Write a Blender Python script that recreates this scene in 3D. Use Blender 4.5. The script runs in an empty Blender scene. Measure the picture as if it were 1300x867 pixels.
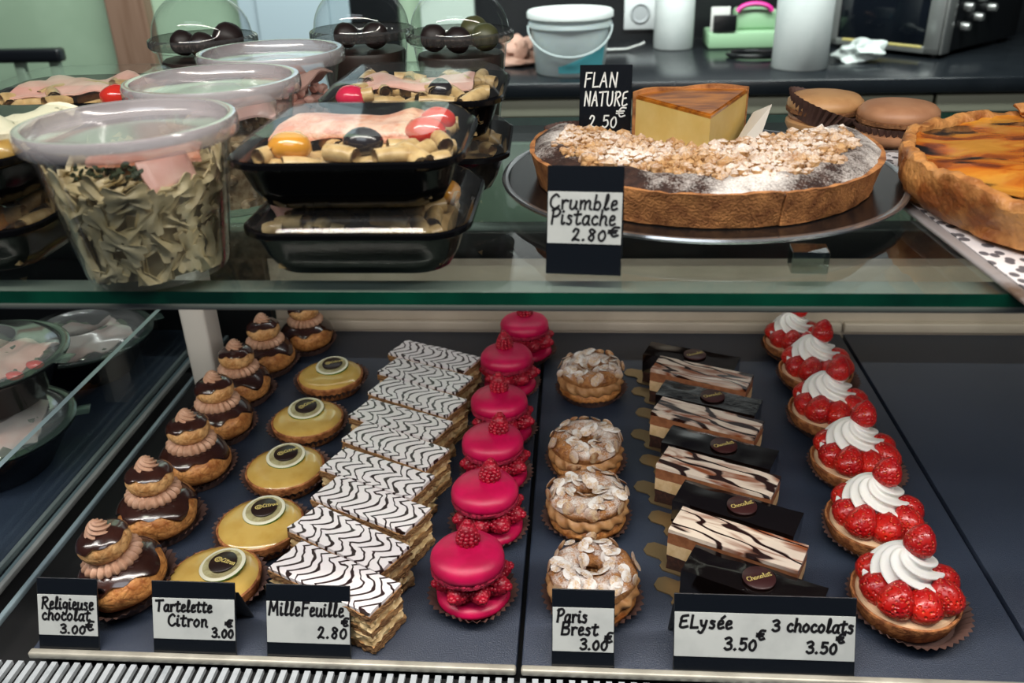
import bpy, bmesh, math, random
from mathutils import Vector, Matrix, Euler, noise

SC = bpy.context.scene
COL = SC.collection
PI = math.pi
rad = math.radians
random.seed(7)

# ------------------------------------------------------------------ camera, world, lights, exposure
# World frame: X along the counter, Y away from the customer, Z up; the pastry trays lie at z = 0.
cam = bpy.data.objects.new('camera', bpy.data.cameras.new('camera'))
COL.objects.link(cam)
SC.camera = cam
cam.data.sensor_width = 36.0
cam.data.lens = 1100.4 / 1300 * 36.0
cam.data.clip_start = 0.02
cam.data.clip_end = 60
_p, _y, _r = rad(26.96), rad(4.708), rad(-1.732)
_f = Vector((-math.sin(_y) * math.cos(_p), math.cos(_y) * math.cos(_p), -math.sin(_p)))
_rt = _f.cross(Vector((0, 0, 1))).normalized()
_up = _rt.cross(_f)
_r2 = math.cos(_r) * _rt + math.sin(_r) * _up
_u2 = -math.sin(_r) * _rt + math.cos(_r) * _up
_m = Matrix((_r2, _u2, -_f)).transposed().to_4x4()
_m.translation = Vector((0, 0, 0.54))
cam.matrix_world = _m
cam.data.dof.use_dof = True
cam.data.dof.focus_distance = 0.74
cam.data.dof.aperture_fstop = 9.0

world = bpy.data.worlds.new('world')
SC.world = world
world.use_nodes = True
world.node_tree.nodes['Background'].inputs[0].default_value = (0.55, 0.68, 0.9, 1)
world.node_tree.nodes['Background'].inputs[1].default_value = 0.05


def area(name, loc, rot, sx, sy, power, color):
    l = bpy.data.lights.new(name, 'AREA')
    l.shape = 'RECTANGLE'
    l.size, l.size_y = sx, sy
    l.energy = power
    l.color = color
    o = bpy.data.objects.new(name, l)
    COL.objects.link(o)
    o.location = loc
    o.rotation_euler = [rad(a) for a in rot]
    return o


area('case_top_strip_light', (0.0, 0.30, 0.86), (22, 0, 0), 1.5, 0.04, 9.0, (1.0, 0.93, 0.84))
area('shelf_rail_strip_light', (-0.1, 0.476, 0.3235), (35, 0, 0), 1.45, 0.02, 4.2, (1.0, 0.95, 0.9))
area('kitchen_ceiling_light', (0.0, 1.9, 1.8), (58, 0, 0), 3.4, 0.4, 150.0, (0.93, 1.0, 0.96))
area('shop_ceiling_light', (-0.3, -0.7, 1.75), (25, 0, 0), 1.2, 0.6, 10.0, (0.86, 0.93, 1.0))

SC.view_settings.view_transform = 'Standard'
SC.view_settings.look = 'None'
SC.view_settings.gamma = 1.0
SC.view_settings.use_curve_mapping = False
SC.view_settings.exposure = 0.0
SC.cycles.transparent_max_bounces = 32
SC.cycles.max_bounces = 10
SC.cycles.caustics_reflective = False
SC.cycles.caustics_refractive = False


# ------------------------------------------------------------------ materials
def lin(c):
    return tuple((v / 255 / 12.92) if v <= 10 else ((v / 255 + 0.055) / 1.055) ** 2.4 for v in c) + (1.0,)


class NT:
    """A small node-tree writer."""

    def __init__(self, name):
        self.m = bpy.data.materials.new(name)
        self.m.use_nodes = True
        self.t = self.m.node_tree
        self.t.nodes.clear()
        self.out = self.t.nodes.new('ShaderNodeOutputMaterial')

    def n(self, kind, **kw):
        n = self.t.nodes.new(kind)
        for k, v in kw.items():
            setattr(n, k, v)
        return n

    def put(self, sock, v):
        if isinstance(v, bpy.types.NodeSocket):
            self.t.links.new(v, sock)
        else:
            sock.default_value = v

    def math(self, op, a, b=0.0, c=0.0, clamp=False):
        n = self.n('ShaderNodeMath', operation=op, use_clamp=clamp)
        for i, v in enumerate((a, b, c)):
            self.put(n.inputs[i], v)
        return n.outputs[0]

    def coord(self, kind='Object', scale=(1, 1, 1), loc=(0, 0, 0)):
        tc = self.n('ShaderNodeTexCoord')
        mp = self.n('ShaderNodeMapping')
        self.t.links.new(tc.outputs[kind], mp.inputs[0])
        mp.inputs['Scale'].default_value = scale
        mp.inputs['Location'].default_value = loc
        return mp.outputs[0]

    def noise(self, vec, scale, detail=4, rough=0.55, dist=0.0):
        n = self.n('ShaderNodeTexNoise')
        self.put(n.inputs['Vector'], vec)
        n.inputs['Scale'].default_value = scale
        n.inputs['Detail'].default_value = detail
        n.inputs['Roughness'].default_value = rough
        n.inputs['Distortion'].default_value = dist
        return n.outputs['Fac']

    def voronoi(self, vec, scale, feature='F1', out='Distance', flat=False):
        n = self.n('ShaderNodeTexVoronoi', feature=feature, voronoi_dimensions='2D' if flat else '3D')
        self.put(n.inputs['Vector'], vec)
        n.inputs['Scale'].default_value = scale
        return n.outputs[out]

    def ramp(self, fac, lo, hi):
        n = self.n('ShaderNodeMapRange')
        n.clamp = True
        self.put(n.inputs[0], fac)
        n.inputs[1].default_value, n.inputs[2].default_value = lo, hi
        return n.outputs[0]

    def mix(self, fac, a, b):
        n = self.n('ShaderNodeMix', data_type='RGBA')
        self.put(n.inputs[0], fac)
        self.put(n.inputs[6], a)
        self.put(n.inputs[7], b)
        return n.outputs[2]

    def bsdf(self, color, rough=0.5, metal=0.0, coat=0.0, spec=0.5, sss=0.0, bump=None, bstr=0.3, bdist=0.001, sheen=0.0):
        b = self.n('ShaderNodeBsdfPrincipled')
        self.put(b.inputs['Base Color'], color)
        self.put(b.inputs['Roughness'], rough)
        b.inputs['Metallic'].default_value = metal
        b.inputs['Coat Weight'].default_value = coat
        b.inputs['Coat Roughness'].default_value = 0.08
        b.inputs['Specular IOR Level'].default_value = spec
        if sss:
            b.inputs['Subsurface Weight'].default_value = sss
            b.inputs['Subsurface Scale'].default_value = 0.004
            b.inputs['Subsurface Radius'].default_value = (1, 0.7, 0.4)
        if bump is not None:
            bn = self.n('ShaderNodeBump')
            bn.inputs['Strength'].default_value = bstr
            bn.inputs['Distance'].default_value = bdist
            self.put(bn.inputs['Height'], bump)
            self.t.links.new(bn.outputs[0], b.inputs['Normal'])
        self.t.links.new(b.outputs[0], self.out.inputs[0])
        return self.m


def mat(name, c, rough=0.5, c2=None, ns=150, lo=0.4, hi=0.6, metal=0.0, coat=0.0, spec=0.5, sss=0.0, bs=0, bstr=0.3, bd=0.001, stretch=(1, 1, 1), detail=4):
    t = NT(name)
    v = t.coord('Object', stretch)
    col = lin(c)
    if c2 is not None:
        col = t.mix(t.ramp(t.noise(v, ns, detail), lo, hi), lin(c), lin(c2))
    return t.bsdf(col, rough, metal, coat, spec, sss, t.noise(v, bs, 4) if bs else None, bstr, bd)


def clear(name, tint, refl=1.0, rough=0.03, base=0.04, haze=0.0, hazecol=(1, 1, 1)):
    """Thin clear plastic or glass: transparent with a Schlick gloss."""
    t = NT(name)
    lw = t.n('ShaderNodeLayerWeight')
    lw.inputs[0].default_value = 0.5
    f = t.math('POWER', lw.outputs['Facing'], 4.0)
    f = t.math('MULTIPLY_ADD', f, 0.8 * refl, base * refl, clamp=True)
    tr = t.n('ShaderNodeBsdfTransparent')
    tr.inputs[0].default_value = tuple(tint) + (1,)
    gl = t.n('ShaderNodeBsdfGlossy')
    gl.inputs['Roughness'].default_value = rough
    mx = t.n('ShaderNodeMixShader')
    t.put(mx.inputs[0], f)
    body = tr.outputs[0]
    if haze:
        df = t.n('ShaderNodeBsdfDiffuse')
        df.inputs[0].default_value = tuple(hazecol) + (1,)
        m2 = t.n('ShaderNodeMixShader')
        m2.inputs[0].default_value = haze
        t.t.links.new(body, m2.inputs[1])
        t.t.links.new(df.outputs[0], m2.inputs[2])
        body = m2.outputs[0]
    t.t.links.new(body, mx.inputs[1])
    t.t.links.new(gl.outputs[0], mx.inputs[2])
    t.t.links.new(mx.outputs[0], t.out.inputs[0])
    return t.m


# ------------------------------------------------------------------ mesh helpers
def obj(name, bm, mats, parent=None, smooth=True):
    bmesh.ops.recalc_face_normals(bm, faces=bm.faces)
    me = bpy.data.meshes.new(name)
    bm.to_mesh(me)
    bm.free()
    for m in (mats if isinstance(mats, (list, tuple)) else [mats]):
        me.materials.append(m)
    if smooth:
        me.polygons.foreach_set('use_smooth', [True] * len(me.polygons))
        try:
            me.set_sharp_from_angle(angle=rad(45))
        except Exception:
            pass
    o = bpy.data.objects.new(name, me)
    COL.objects.link(o)
    o.parent = parent
    return o


def thing(name, label, cat, loc=(0, 0, 0), rz=0.0, group=None, scale=1.0):
    o = bpy.data.objects.new(name, None)
    COL.objects.link(o)
    o.empty_display_size = 0.02
    o.location = loc
    o.rotation_euler = (0, 0, rz)
    o.scale = (scale,) * 3
    return tag(o, label, cat, group)


def tag(o, label, cat, group=None, kind=None):
    o['label'] = label
    o['category'] = cat
    if group:
        o['group'] = group
    if kind:
        o['kind'] = kind
    return o


def struct(name, bm, m, label=None, smooth=False):
    o = obj(name, bm, m, None, smooth)
    o['kind'] = 'structure'
    if label:
        o['label'] = label
        o['category'] = name.split('_')[0]
    return o


def dup(root, loc, rz, label, scale=1.0):
    """A copy of a thing with copies of its parts and their sub-parts."""
    r = root.copy()
    COL.objects.link(r)
    r.location = loc
    r.rotation_euler = (0, 0, rz)
    r.scale = (scale,) * 3
    r['label'] = label
    for ch in list(root.children):
        c = ch.copy()
        COL.objects.link(c)
        c.parent = r
        for g in list(ch.children):
            d = g.copy()
            COL.objects.link(d)
            d.parent = c
    return r


def place(o, loc=(0, 0, 0), rot=(0, 0, 0), scale=1.0):
    o.location = loc
    o.rotation_euler = rot
    o.scale = scale if isinstance(scale, (tuple, list)) else (scale,) * 3
    return o


def clone(o, parent, loc, rot=(0, 0, 0), scale=1.0):
    c = o.copy()
    COL.objects.link(c)
    c.parent = parent
    return place(c, loc, rot, scale)


def N3(x, y, z, s=1.0, seed=0.0):
    return noise.noise(Vector((x * s + seed * 7.31, y * s - seed * 3.7, z * s + seed * 1.9)))


def lathe(profile, seg=48, fn=None, bm=None, mi=None):
    """Revolve (r, z) points; fn(theta, r, z, k) may return a changed (r, z). mi: material index per span."""
    bm = bm or bmesh.new()
    rings = []
    for k, (r, z) in enumerate(profile):
        if r <= 1e-6:
            zz = fn(0, 0, z, k)[1] if fn else z
            rings.append([bm.verts.new((0, 0, zz))])
            continue
        ring = []
        for i in range(seg):
            a = 2 * PI * i / seg
            rr, zz = fn(a, r, z, k) if fn else (r, z)
            ring.append(bm.verts.new((rr * math.cos(a), rr * math.sin(a), zz)))
        rings.append(ring)
    for k in range(len(rings) - 1):
        A, B = rings[k], rings[k + 1]
        for i in range(seg):
            j = (i + 1) % seg
            if len(A) == 1 and len(B) == 1:
                break
            if len(A) == 1:
                f = bm.faces.new((A[0], B[i], B[j]))
            elif len(B) == 1:
                f = bm.faces.new((A[i], A[j], B[0]))
            else:
                f = bm.faces.new((A[i], A[j], B[j], B[i]))
            if mi:
                f.material_index = mi[k]
    return bm


def ellipse_profile(r, h, z0, n=14, p=1.0, a0=-90, a1=90):
    """Half outline of an oval body from its bottom (z0) to z0 + h."""
    out = []
    for k in range(n + 1):
        a = rad(a0 + (a1 - a0) * k / n)
        c, s = math.cos(a), math.sin(a)
        c = abs(c) ** p
        s = math.copysign(abs(s) ** p, s)
        out.append((0.0 if c < 1e-4 else r * c, z0 + h / 2 + h / 2 * s))
    return out


def bumpy(amp, scale, seed):
    def fn(a, r, z, k):
        d = N3(r * math.cos(a), r * math.sin(a), z, scale, seed) * amp
        d += N3(r * math.cos(a), r * math.sin(a), z, scale * 2.7, seed + 5) * amp * 0.5
        return r + d * (1 if r > 0 else 0), z + d * 0.6
    return fn


def box(bm, lo, hi, mi=0, M=None):
    vs = [Vector((x, y, z)) for z in (lo[2], hi[2]) for y in (lo[1], hi[1]) for x in (lo[0], hi[0])]
    vs = [bm.verts.new(M @ v if M else v) for v in vs]
    for q in ((0, 2, 3, 1), (4, 5, 7, 6), (0, 1, 5, 4), (2, 6, 7, 3), (0, 4, 6, 2), (1, 3, 7, 5)):
        bm.faces.new([vs[i] for i in q]).material_index = mi
    return bm


def bevel_box(lo, hi, b=0.002, seg=2, M=None):
    bm = box(bmesh.new(), lo, hi)
    bmesh.ops.bevel(bm, geom=bm.edges[:], offset=b, segments=seg, profile=0.5, affect='EDGES')
    if M:
        bmesh.ops.transform(bm, matrix=M, verts=bm.verts)
    return bm


def merge(dst, src):
    """Add the mesh of src into dst (two pieces of one part)."""
    me = bpy.data.meshes.new('tmp')
    src.to_mesh(me)
    src.free()
    dst.from_mesh(me)
    bpy.data.meshes.remove(me)
    return dst


def slab(lx, ly, z0, z1, amp=0.0, scale=120, seed=0, cx=10, cy=5, cz=2, zamp=0.0):
    """A box with worn, wavy sides."""
    bm = bmesh.new()
    nx, ny, nz = cx, cy, cz
    V = {}

    def v(i, j, k):
        if (i, j, k) not in V:
            x, y, z = -lx / 2 + lx * i / nx, -ly / 2 + ly * j / ny, z0 + (z1 - z0) * k / nz
            d = amp * N3(x, y, z * 3, scale, seed)
            e = amp * N3(x, y, z * 3, scale, seed + 9)
            sx = (1 if i == nx else -1 if i == 0 else 0)
            sy = (1 if j == ny else -1 if j == 0 else 0)
            zz = z + (zamp * N3(x, y, z, scale, seed + 3) if zamp else 0)
            V[(i, j, k)] = bm.verts.new((x + sx * d, y + sy * e, zz))
        return V[(i, j, k)]
    for i in range(nx):
        for j in range(ny):
            for k in (0, nz):
                bm.faces.new((v(i, j, k), v(i + 1, j, k), v(i + 1, j + 1, k), v(i, j + 1, k)))
    for i in range(nx):
        for k in range(nz):
            for j in (0, ny):
                bm.faces.new((v(i, j, k), v(i + 1, j, k), v(i + 1, j, k + 1), v(i, j, k + 1)))
    for j in range(ny):
        for k in range(nz):
            for i in (0, nx):
                bm.faces.new((v(i, j, k), v(i, j + 1, k), v(i, j + 1, k + 1), v(i, j, k + 1)))
    return bm


def tube(path, r, seg=8, bm=None, closed=False, caps=True):
    bm = bm or bmesh.new()
    pts = [Vector(p) for p in path]
    rings = []
    for i, p in enumerate(pts):
        a = pts[(i - 1) % len(pts)] if (i > 0 or closed) else p
        b = pts[(i + 1) % len(pts)] if (i < len(pts) - 1 or closed) else p
        t = (b - a).normalized()
        s = t.cross(Vector((0, 0, 1)))
        if s.length < 1e-3:
            s = t.cross(Vector((1, 0, 0)))
        s.normalize()
        u = s.cross(t)
        rr = r[i] if isinstance(r, (list, tuple)) else r
        rings.append([bm.verts.new(p + (s * math.cos(2 * PI * k / seg) + u * math.sin(2 * PI * k / seg)) * rr) for k in range(seg)])
    n = len(rings)
    for i in range(n if closed else n - 1):
        A, B = rings[i], rings[(i + 1) % n]
        for k in range(seg):
            bm.faces.new((A[k], A[(k + 1) % seg], B[(k + 1) % seg], B[k]))
    if caps and not closed:
        bm.faces.new(rings[0])
        bm.faces.new(rings[-1])
    return bm


def rrect(w, d, r, n=6):
    """Rounded-rectangle outline, counter-clockwise."""
    out = []
    for cx, cy, a0 in ((w / 2 - r, d / 2 - r, 0), (-w / 2 + r, d / 2 - r, 90), (-w / 2 + r, -d / 2 + r, 180), (w / 2 - r, -d / 2 + r, 270)):
        for k in range(n + 1):
            a = rad(a0 + 90 * k / n)
            out.append((cx + r * math.cos(a), cy + r * math.sin(a)))
    return out


def loft(loops, cap0=False, cap1=False, bm=None):
    """loops: lists of (x, y, z) with equal counts."""
    bm = bm or bmesh.new()
    R = [[bm.verts.new(p) for p in L] for L in loops]
    n = len(R[0])
    for A, B in zip(R, R[1:]):
        for i in range(n):
            bm.faces.new((A[i], A[(i + 1) % n], B[(i + 1) % n], B[i]))
    if cap0:
        bm.faces.new(R[0])
    if cap1:
        bm.faces.new(R[-1])
    return bm


def swirl(r, h, z0, n=7, twist=1.6, amp=0.22, p=0.75, lv=26, seg=84, tip=0.04, sink=0.15):
    """A rosette piped through a star nozzle."""
    prof = [(r * 0.72, z0)]
    for k in range(lv + 1):
        t = k / lv
        rr = r * ((1 - t) ** p) * (1 - 0.0 * t) if t > sink else r * (0.86 + 0.14 * t / sink) * ((1 - t) ** p)
        prof.append((max(rr, r * tip * (1 - t)) if k < lv else 0.0, z0 + h * t))

    def fn(a, rr, z, k):
        t = (z - z0) / h
        c = math.cos(n * (a + twist * t * 2.2))
        ridge = (abs(c) ** 0.7) * (1 if c > 0 else -1)
        return rr * (1 + amp * ridge), z + 0.04 * h * ridge * (1 - t) * (1 if 0.02 < t < 0.95 else 0)
    return lathe(prof, seg, fn)


def pleated_cup(rb, rt, h, n=34, base=0.0005, amp=0.0016, wav=0.0, seed=0):
    prof = [(0, base), (rb * 0.6, base), (rb, base), (rb + (rt - rb) * 0.25, base + h * 0.35), (rb + (rt - rb) * 0.6, base + h * 0.7), (rt, base + h)]

    def fn(a, r, z, k):
        t = (0, 0, 0.15, 0.6, 0.9, 1.0)[k]
        d = wav * N3(math.cos(a), math.sin(a), 0, 1.6, seed) * t
        return r + amp * t * math.cos(n * a) + d, z + (wav * 0.35 * N3(math.cos(a), math.sin(a), 3, 1.8, seed) * t)
    return lathe(prof, n * 4, fn)


# ------------------------------------------------------------------ single-stroke handwriting
GL = {
    'R': (8, ["1,0 2,10", "1,9 5,10 7,8 5,6 2,5", "3,5 7,0"]), 'e': (5, ["1,3 4,4 4,6 2,6 1,3 2,0 5,1"]),
    'l': (4, ["1,1 3,7 3,10 2,10 1.5,3 2,0 4,1"]), 'i': (3, ["1,6 1,1 2,0 3,1", "1.3,8.3 1.6,8.7"]),
    'g': (6, ["5,5 3,6 1,4 2,1 5,3 5,6 5,-2 3,-4 1,-3"]), 'u': (6, ["1,6 1,1 3,0 5,3 5,6 5,1 6,0"]),
    's': (5, ["4,5.5 2,6 1.5,4.5 4,2.5 3,0 1,.5"]), 'c': (5, ["4.5,5 3,6 1,4 1,1.5 3,0 5,1"]),
    'h': (6, ["1,0 1.5,10", "1,3 3,6 5,5 5,1 6,0"]), 'o': (6, ["3,6 1,4 1,1.5 3,0 5,2 5,4.5 3,6"]),
    'a': (6, ["5,5 3,6 1,4 1,1 3,0 5,3 5,6", "5,6 5,1 6,0"]), 't': (5, ["2.5,9 2,2 3,0 5,1", "0,6.5 5,7"]),
    'T': (8, ["0,9.5 8,10", "4,10 3.5,0"]), 'r': (5, ["1,6 1.5,0", "1.3,3.5 3,6 5,5.5"]),
    'n': (6, ["1,6 1.3,0", "1,3.5 3,6 4.7,5 4.8,1 6,0"]), 'M': (10, ["1,0 2,10", "2,10 5,3", "5,3 8,10", "8,10 9,0"]),
    'F': (7, ["1.5,0 2,10", "2,10 7,10", "2,5.5 6,6"]), 'P': (7, ["1.5,0 2,10", "1,9 5,10.5 7,8 5,5.5 2,5"]),
    'B': (8, ["1.5,0 2,10", "2,10 6,10 6.5,7 2,5.5", "2,5.5 7,4.5 6.5,.5 1.5,0"]),
    'E': (7, ["6,10 2,9 1.5,5.5 5,5.5", "1.5,5.5 1,1 3,0 6.5,1"]), 'L': (6, ["1.5,10 1.2,0", "1.2,0 6,.3"]),
    'y': (6, ["1,6 2,2 4,2", "5,6 4,0 2,-4 0,-3"]), 'é': (5, ["1,3 4,4 4,6 2,6 1,3 2,0 5,1", "3,8 5,10"]),
    '3': (7, ["1,7.5 4,8.5 6,6.5 3,4.5", "3,4.5 6,3.5 6,1 3,0 1,1"]), '0': (7, ["3.5,7 1,4.5 1.5,1 4,0 6,3 5,6.5 3.5,7"]),
    '2': (7, ["1,6 2.5,8 5,7 4,4 1,0", "1,0 3,.8 6,0"]), '8': (7, ["5,7 3,8 1.5,6.5 5,3 4,0 1.5,1 2,3 5.5,6 5,7"]),
    '5': (7, ["6,8 2,8", "2,8 1.7,4.5", "1.7,4.5 5,5 6,2 3.5,0 1,.8"]), '.': (3.4, ["1.1,.1 1.7,.5"]),
    '€': (7, ["6,8 3,8 1.5,4 3,0 6,1", "0,5 5,5.2", "0,3 4.5,3.2"]), 'C': (7, ["6,8.5 4,10 1,7 1,2.5 4,0 7,2"]),
    'm': (9, ["1,6 1.3,0", "1.2,3.5 3,6 4.3,5 4.4,0", "4.4,3.5 6.3,6 7.7,5 7.8,1 9,0"]),
    'b': (6, ["1.5,10 1,0", "1,.5 4,0 5,3 3.5,5.5 1,4"]), 'p': (6, ["1.5,6 1,-4", "1.2,5 4,6 5,3 3.5,.3 1.2,1"]),
    'A': (8, [".5,0 4,10", "4,10 7,0", "2,4 6,4"]), 'N': (8, ["1,0 1.5,10", "1.5,10 6.5,0", "6.5,0 7,10"]),
    'U': (8, ["1,10 1,2 4,0 6.5,3 6.5,10"]), ' ': (4, []),
}


def strokes(text, x, y, h, slant=0.08, gap=1.0):
    """Handwritten polylines for a line of text, baseline at (x, y), capitals h tall; also the end x."""
    out, s = [], h / 10
    for ch in text:
        adv, ss = GL[ch]
        for st in ss:
            P = [tuple(float(q) for q in p.split(',')) for p in st.split()]
            if len(P) > 2:
                Q = []
                for i in range(len(P) - 1):
                    p0, p1, p2, p3 = P[max(i - 1, 0)], P[i], P[i + 1], P[min(i + 2, len(P) - 1)]
                    for k in range(5):
                        t = k / 5
                        Q.append(tuple(0.5 * (2 * p1[d] + (p2[d] - p0[d]) * t + (2 * p0[d] - 5 * p1[d] + 4 * p2[d] - p3[d]) * t * t + (3 * p1[d] - p0[d] - 3 * p2[d] + p3[d]) * t ** 3) for d in (0, 1)))
                P = Q + [P[-1]]
            out.append([(x + (a + slant * b) * s, y + b * s) for a, b in P])
        x += (adv + gap) * s
    return out, x


def ribbon(bm, lines, w, z, mapf):
    """Flat pen lines (with a little body) from polylines."""
    for L in lines:
        prev = None
        for i, (x, y) in enumerate(L):
            a, b = L[max(i - 1, 0)], L[min(i + 1, len(L) - 1)]
            dx, dy = b[0] - a[0], b[1] - a[1]
            d = math.hypot(dx, dy) or 1
            nx, ny = -dy / d * w / 2, dx / d * w / 2
            ex = (-dx / d * w * 0.4, -dy / d * w * 0.4) if i == 0 else (dx / d * w * 0.4, dy / d * w * 0.4) if i == len(L) - 1 else (0, 0)
            px, py = x + ex[0], y + ex[1]
            cur = (bm.verts.new(mapf(px + nx, py + ny, z)), bm.verts.new(mapf(px - nx, py - ny, z)))
            if prev:
                bm.faces.new((prev[0], prev[1], cur[1], cur[0]))
            prev = cur
    return bm

# ------------------------------------------------------------------ shared materials
def tray_mat():
    t = NT('slate_tray')
    v = t.coord('Object')
    n = t.noise(v, 900, 2)
    big = t.noise(v, 6, 3)
    col = t.mix(t.ramp(big, 0.3, 0.7), lin((41, 49, 64)), lin((49, 58, 75)))
    return t.bsdf(col, 0.45, 0.0, 0.0, 0.5, 0, n, 0.6, 0.0012)


M = {}
M['tray'] = tray_mat()
M['lip'] = mat('cream_metal', (190, 186, 172), 0.4, (150, 146, 134), 30, 0.35, 0.7, metal=0.3)
M['beige'] = mat('beige_enamel', (196, 184, 168), 0.45, (180, 168, 152), 8)
M['post'] = mat('grey_white_enamel', (205, 200, 192), 0.45)
M['alu'] = mat('brushed_aluminium', (142, 146, 144), 0.42, metal=0.15, bs=300, bstr=0.05, stretch=(0.05, 1, 1))
M['black'] = mat('black_plastic', (14, 15, 17), 0.3)
M['black_matt'] = mat('black_matt', (12, 12, 14), 0.6)
M['blackgloss'] = mat('black_thermoformed_plastic', (10, 10, 12), 0.16, spec=0.2, bs=60, bstr=0.05, bd=0.002)
M['white_bar'] = mat('white_slat_enamel', (172, 178, 182), 0.45, (140, 148, 152), 60, 0.5, 0.75)
M['glass'] = clear('shelf_glass', (0.90, 0.95, 0.92), 1.0, 0.02)
M['glass_edge'] = mat('green_glass_edge', (8, 74, 54), 0.12, (4, 40, 32), 12, 0.35, 0.65)
M['pane'] = clear('divider_glass', (0.86, 0.91, 0.92), 0.8, 0.02)
M['pane_edge'] = mat('pale_glass_edge', (120, 136, 142), 0.2)
M['clear'] = clear('clear_plastic', (0.94, 0.955, 0.955), 0.55, 0.06, 0.05, 0.01)
M['cup_clear'] = clear('clear_cup_plastic', (0.93, 0.94, 0.94), 1.3, 0.08, 0.05, 0.03)
M['lid_clear'] = clear('frosted_lid_plastic', (0.9, 0.9, 0.92), 1.4, 0.14, 0.07, 0.36, (0.66, 0.62, 0.64))
M['dome'] = clear('clear_dome_plastic', (0.9, 0.92, 0.92), 1.0, 0.05, 0.03)
M['paper'] = mat('brown_paper_cup', (74, 52, 46), 0.7, (92, 66, 58), 40, sss=0)


def choux_mat(name, c1, c2, c3):
    t = NT(name)
    v = t.coord('Object')
    n1, n2 = t.noise(v, 75, 4, 0.6, 0.4), t.noise(v, 240, 4, 0.65)
    cr = t.voronoi(v, 150, 'DISTANCE_TO_EDGE')
    col = t.mix(t.ramp(n1, 0.40, 0.66), lin(c1), lin(c2))
    col = t.mix(t.math('MULTIPLY', t.ramp(cr, 0.16, 0.02), t.ramp(n2, 0.4, 0.75)), col, lin(c3))
    h = t.math('ADD', t.math('MULTIPLY', t.ramp(cr, 0.0, 0.22), 0.35), n2)
    return t.bsdf(col, 0.55, 0, 0.05, 0.4, 0, h, 0.5, 0.0018)


M['choux'] = choux_mat('golden_choux', (206, 146, 84), (158, 92, 42), (112, 60, 26))
M['choux_pale'] = choux_mat('pale_choux', (216, 170, 114), (170, 112, 58), (124, 74, 36))
M['choc'] = mat('chocolate_glaze', (44, 22, 17), 0.2, (56, 30, 24), 40, coat=0.5, bs=25, bstr=0.15, bd=0.002)
M['choc_cream'] = mat('chocolate_cream', (190, 150, 124), 0.55, (170, 128, 102), 120, sss=0.05)
M['crust'] = mat('shortcrust', (186, 122, 70), 0.7, (128, 72, 36), 110, 0.40, 0.62, bs=300, bstr=0.8, bd=0.0025)
M['curd'] = mat('lemon_curd_glaze', (202, 168, 90), 0.18, (188, 150, 70), 45, 0.42, 0.75, coat=0.6, sss=0.1, bs=30, bstr=0.06)
M['rind'] = mat('lime_rind', (70, 120, 40), 0.45)
M['pith'] = mat('lime_pith', (216, 214, 190), 0.5)
M['pulp'] = mat('lime_pulp', (178, 172, 130), 0.35, (150, 140, 100), 180)
M['disc'] = mat('dark_chocolate_disc', (34, 20, 17), 0.35)
M['disc_red'] = mat('brown_chocolate_disc', (58, 26, 26), 0.4)
M['gold_ink'] = mat('gold_print', (205, 186, 112), 0.45)
M['pastry'] = mat('puff_pastry', (186, 142, 90), 0.75, (116, 74, 38), 260, 0.36, 0.62, bs=600, bstr=1.0, bd=0.003, stretch=(0.3, 0.3, 2.5))
M['custard'] = mat('custard_cream', (216, 192, 146), 0.6, (186, 154, 104), 130, bs=150, bstr=0.7, bd=0.002)
M['pink'] = mat('raspberry_macaron', (196, 8, 76), 0.42, (180, 5, 66), 60, sss=0.05, bs=700, bstr=0.06)
M['pinkfoot'] = mat('raspberry_macaron_foot', (176, 14, 62), 0.75, (140, 6, 44), 300, bs=900, bstr=0.9, bd=0.002)
M['rasp'] = mat('raspberry', (172, 14, 44), 0.4, (132, 6, 30), 140, sss=0.05)
M['praline'] = mat('praline_cream', (186, 140, 92), 0.55, (160, 112, 66), 90, sss=0.04)
M['cream'] = mat('whipped_cream', (236, 234, 228), 0.5, sss=0.06)
M['cream2'] = mat('pastry_cream', (222, 188, 150), 0.55)
M['gold'] = mat('gold_card', (158, 134, 96), 0.36, metal=0.7, bs=30, bstr=0.05)
M['mousse_brown'] = mat('milk_chocolate_mousse', (150, 96, 62), 0.6, (128, 78, 48), 120)
M['mousse_white'] = mat('white_chocolate_mousse', (222, 192, 148), 0.6, (206, 172, 124), 120)
M['sponge'] = mat('chocolate_sponge', (52, 28, 20), 0.8, (88, 50, 34), 260, 0.5, 0.8, bs=500, bstr=0.8)
M['mirror_choc'] = mat('dark_mirror_glaze', (16, 9, 8), 0.1, coat=0.8, bs=14, bstr=0.08, bd=0.002)
M['mirror_rough'] = mat('wrinkled_mirror_glaze', (16, 9, 8), 0.1, coat=0.8, bs=70, bstr=0.6, bd=0.004)
M['label'] = mat('white_label_card', (184, 188, 185), 0.6, (170, 174, 172), 25)
M['ink'] = mat('black_marker_ink', (14, 12, 16), 0.5)
M['chalk'] = mat('white_chalk_ink', (225, 226, 222), 0.7)
M['holder'] = mat('black_card_holder', (14, 18, 24), 0.25, coat=0.3)


def strawberry_mat():
    t = NT('glazed_strawberry')
    v = t.coord('Object')
    d = t.voronoi(v, 420)
    seed = t.ramp(d, 0.13, 0.20)
    col = t.mix(t.ramp(t.noise(v, 70), 0.35, 0.65), lin((164, 8, 16)), lin((206, 36, 22)))
    col = t.mix(seed, lin((220, 120, 56)), col)
    return t.bsdf(col, 0.3, 0, 0.25, 0.5, 0.05, t.ramp(d, 0.1, 0.5), 0.9, 0.0014)


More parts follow.
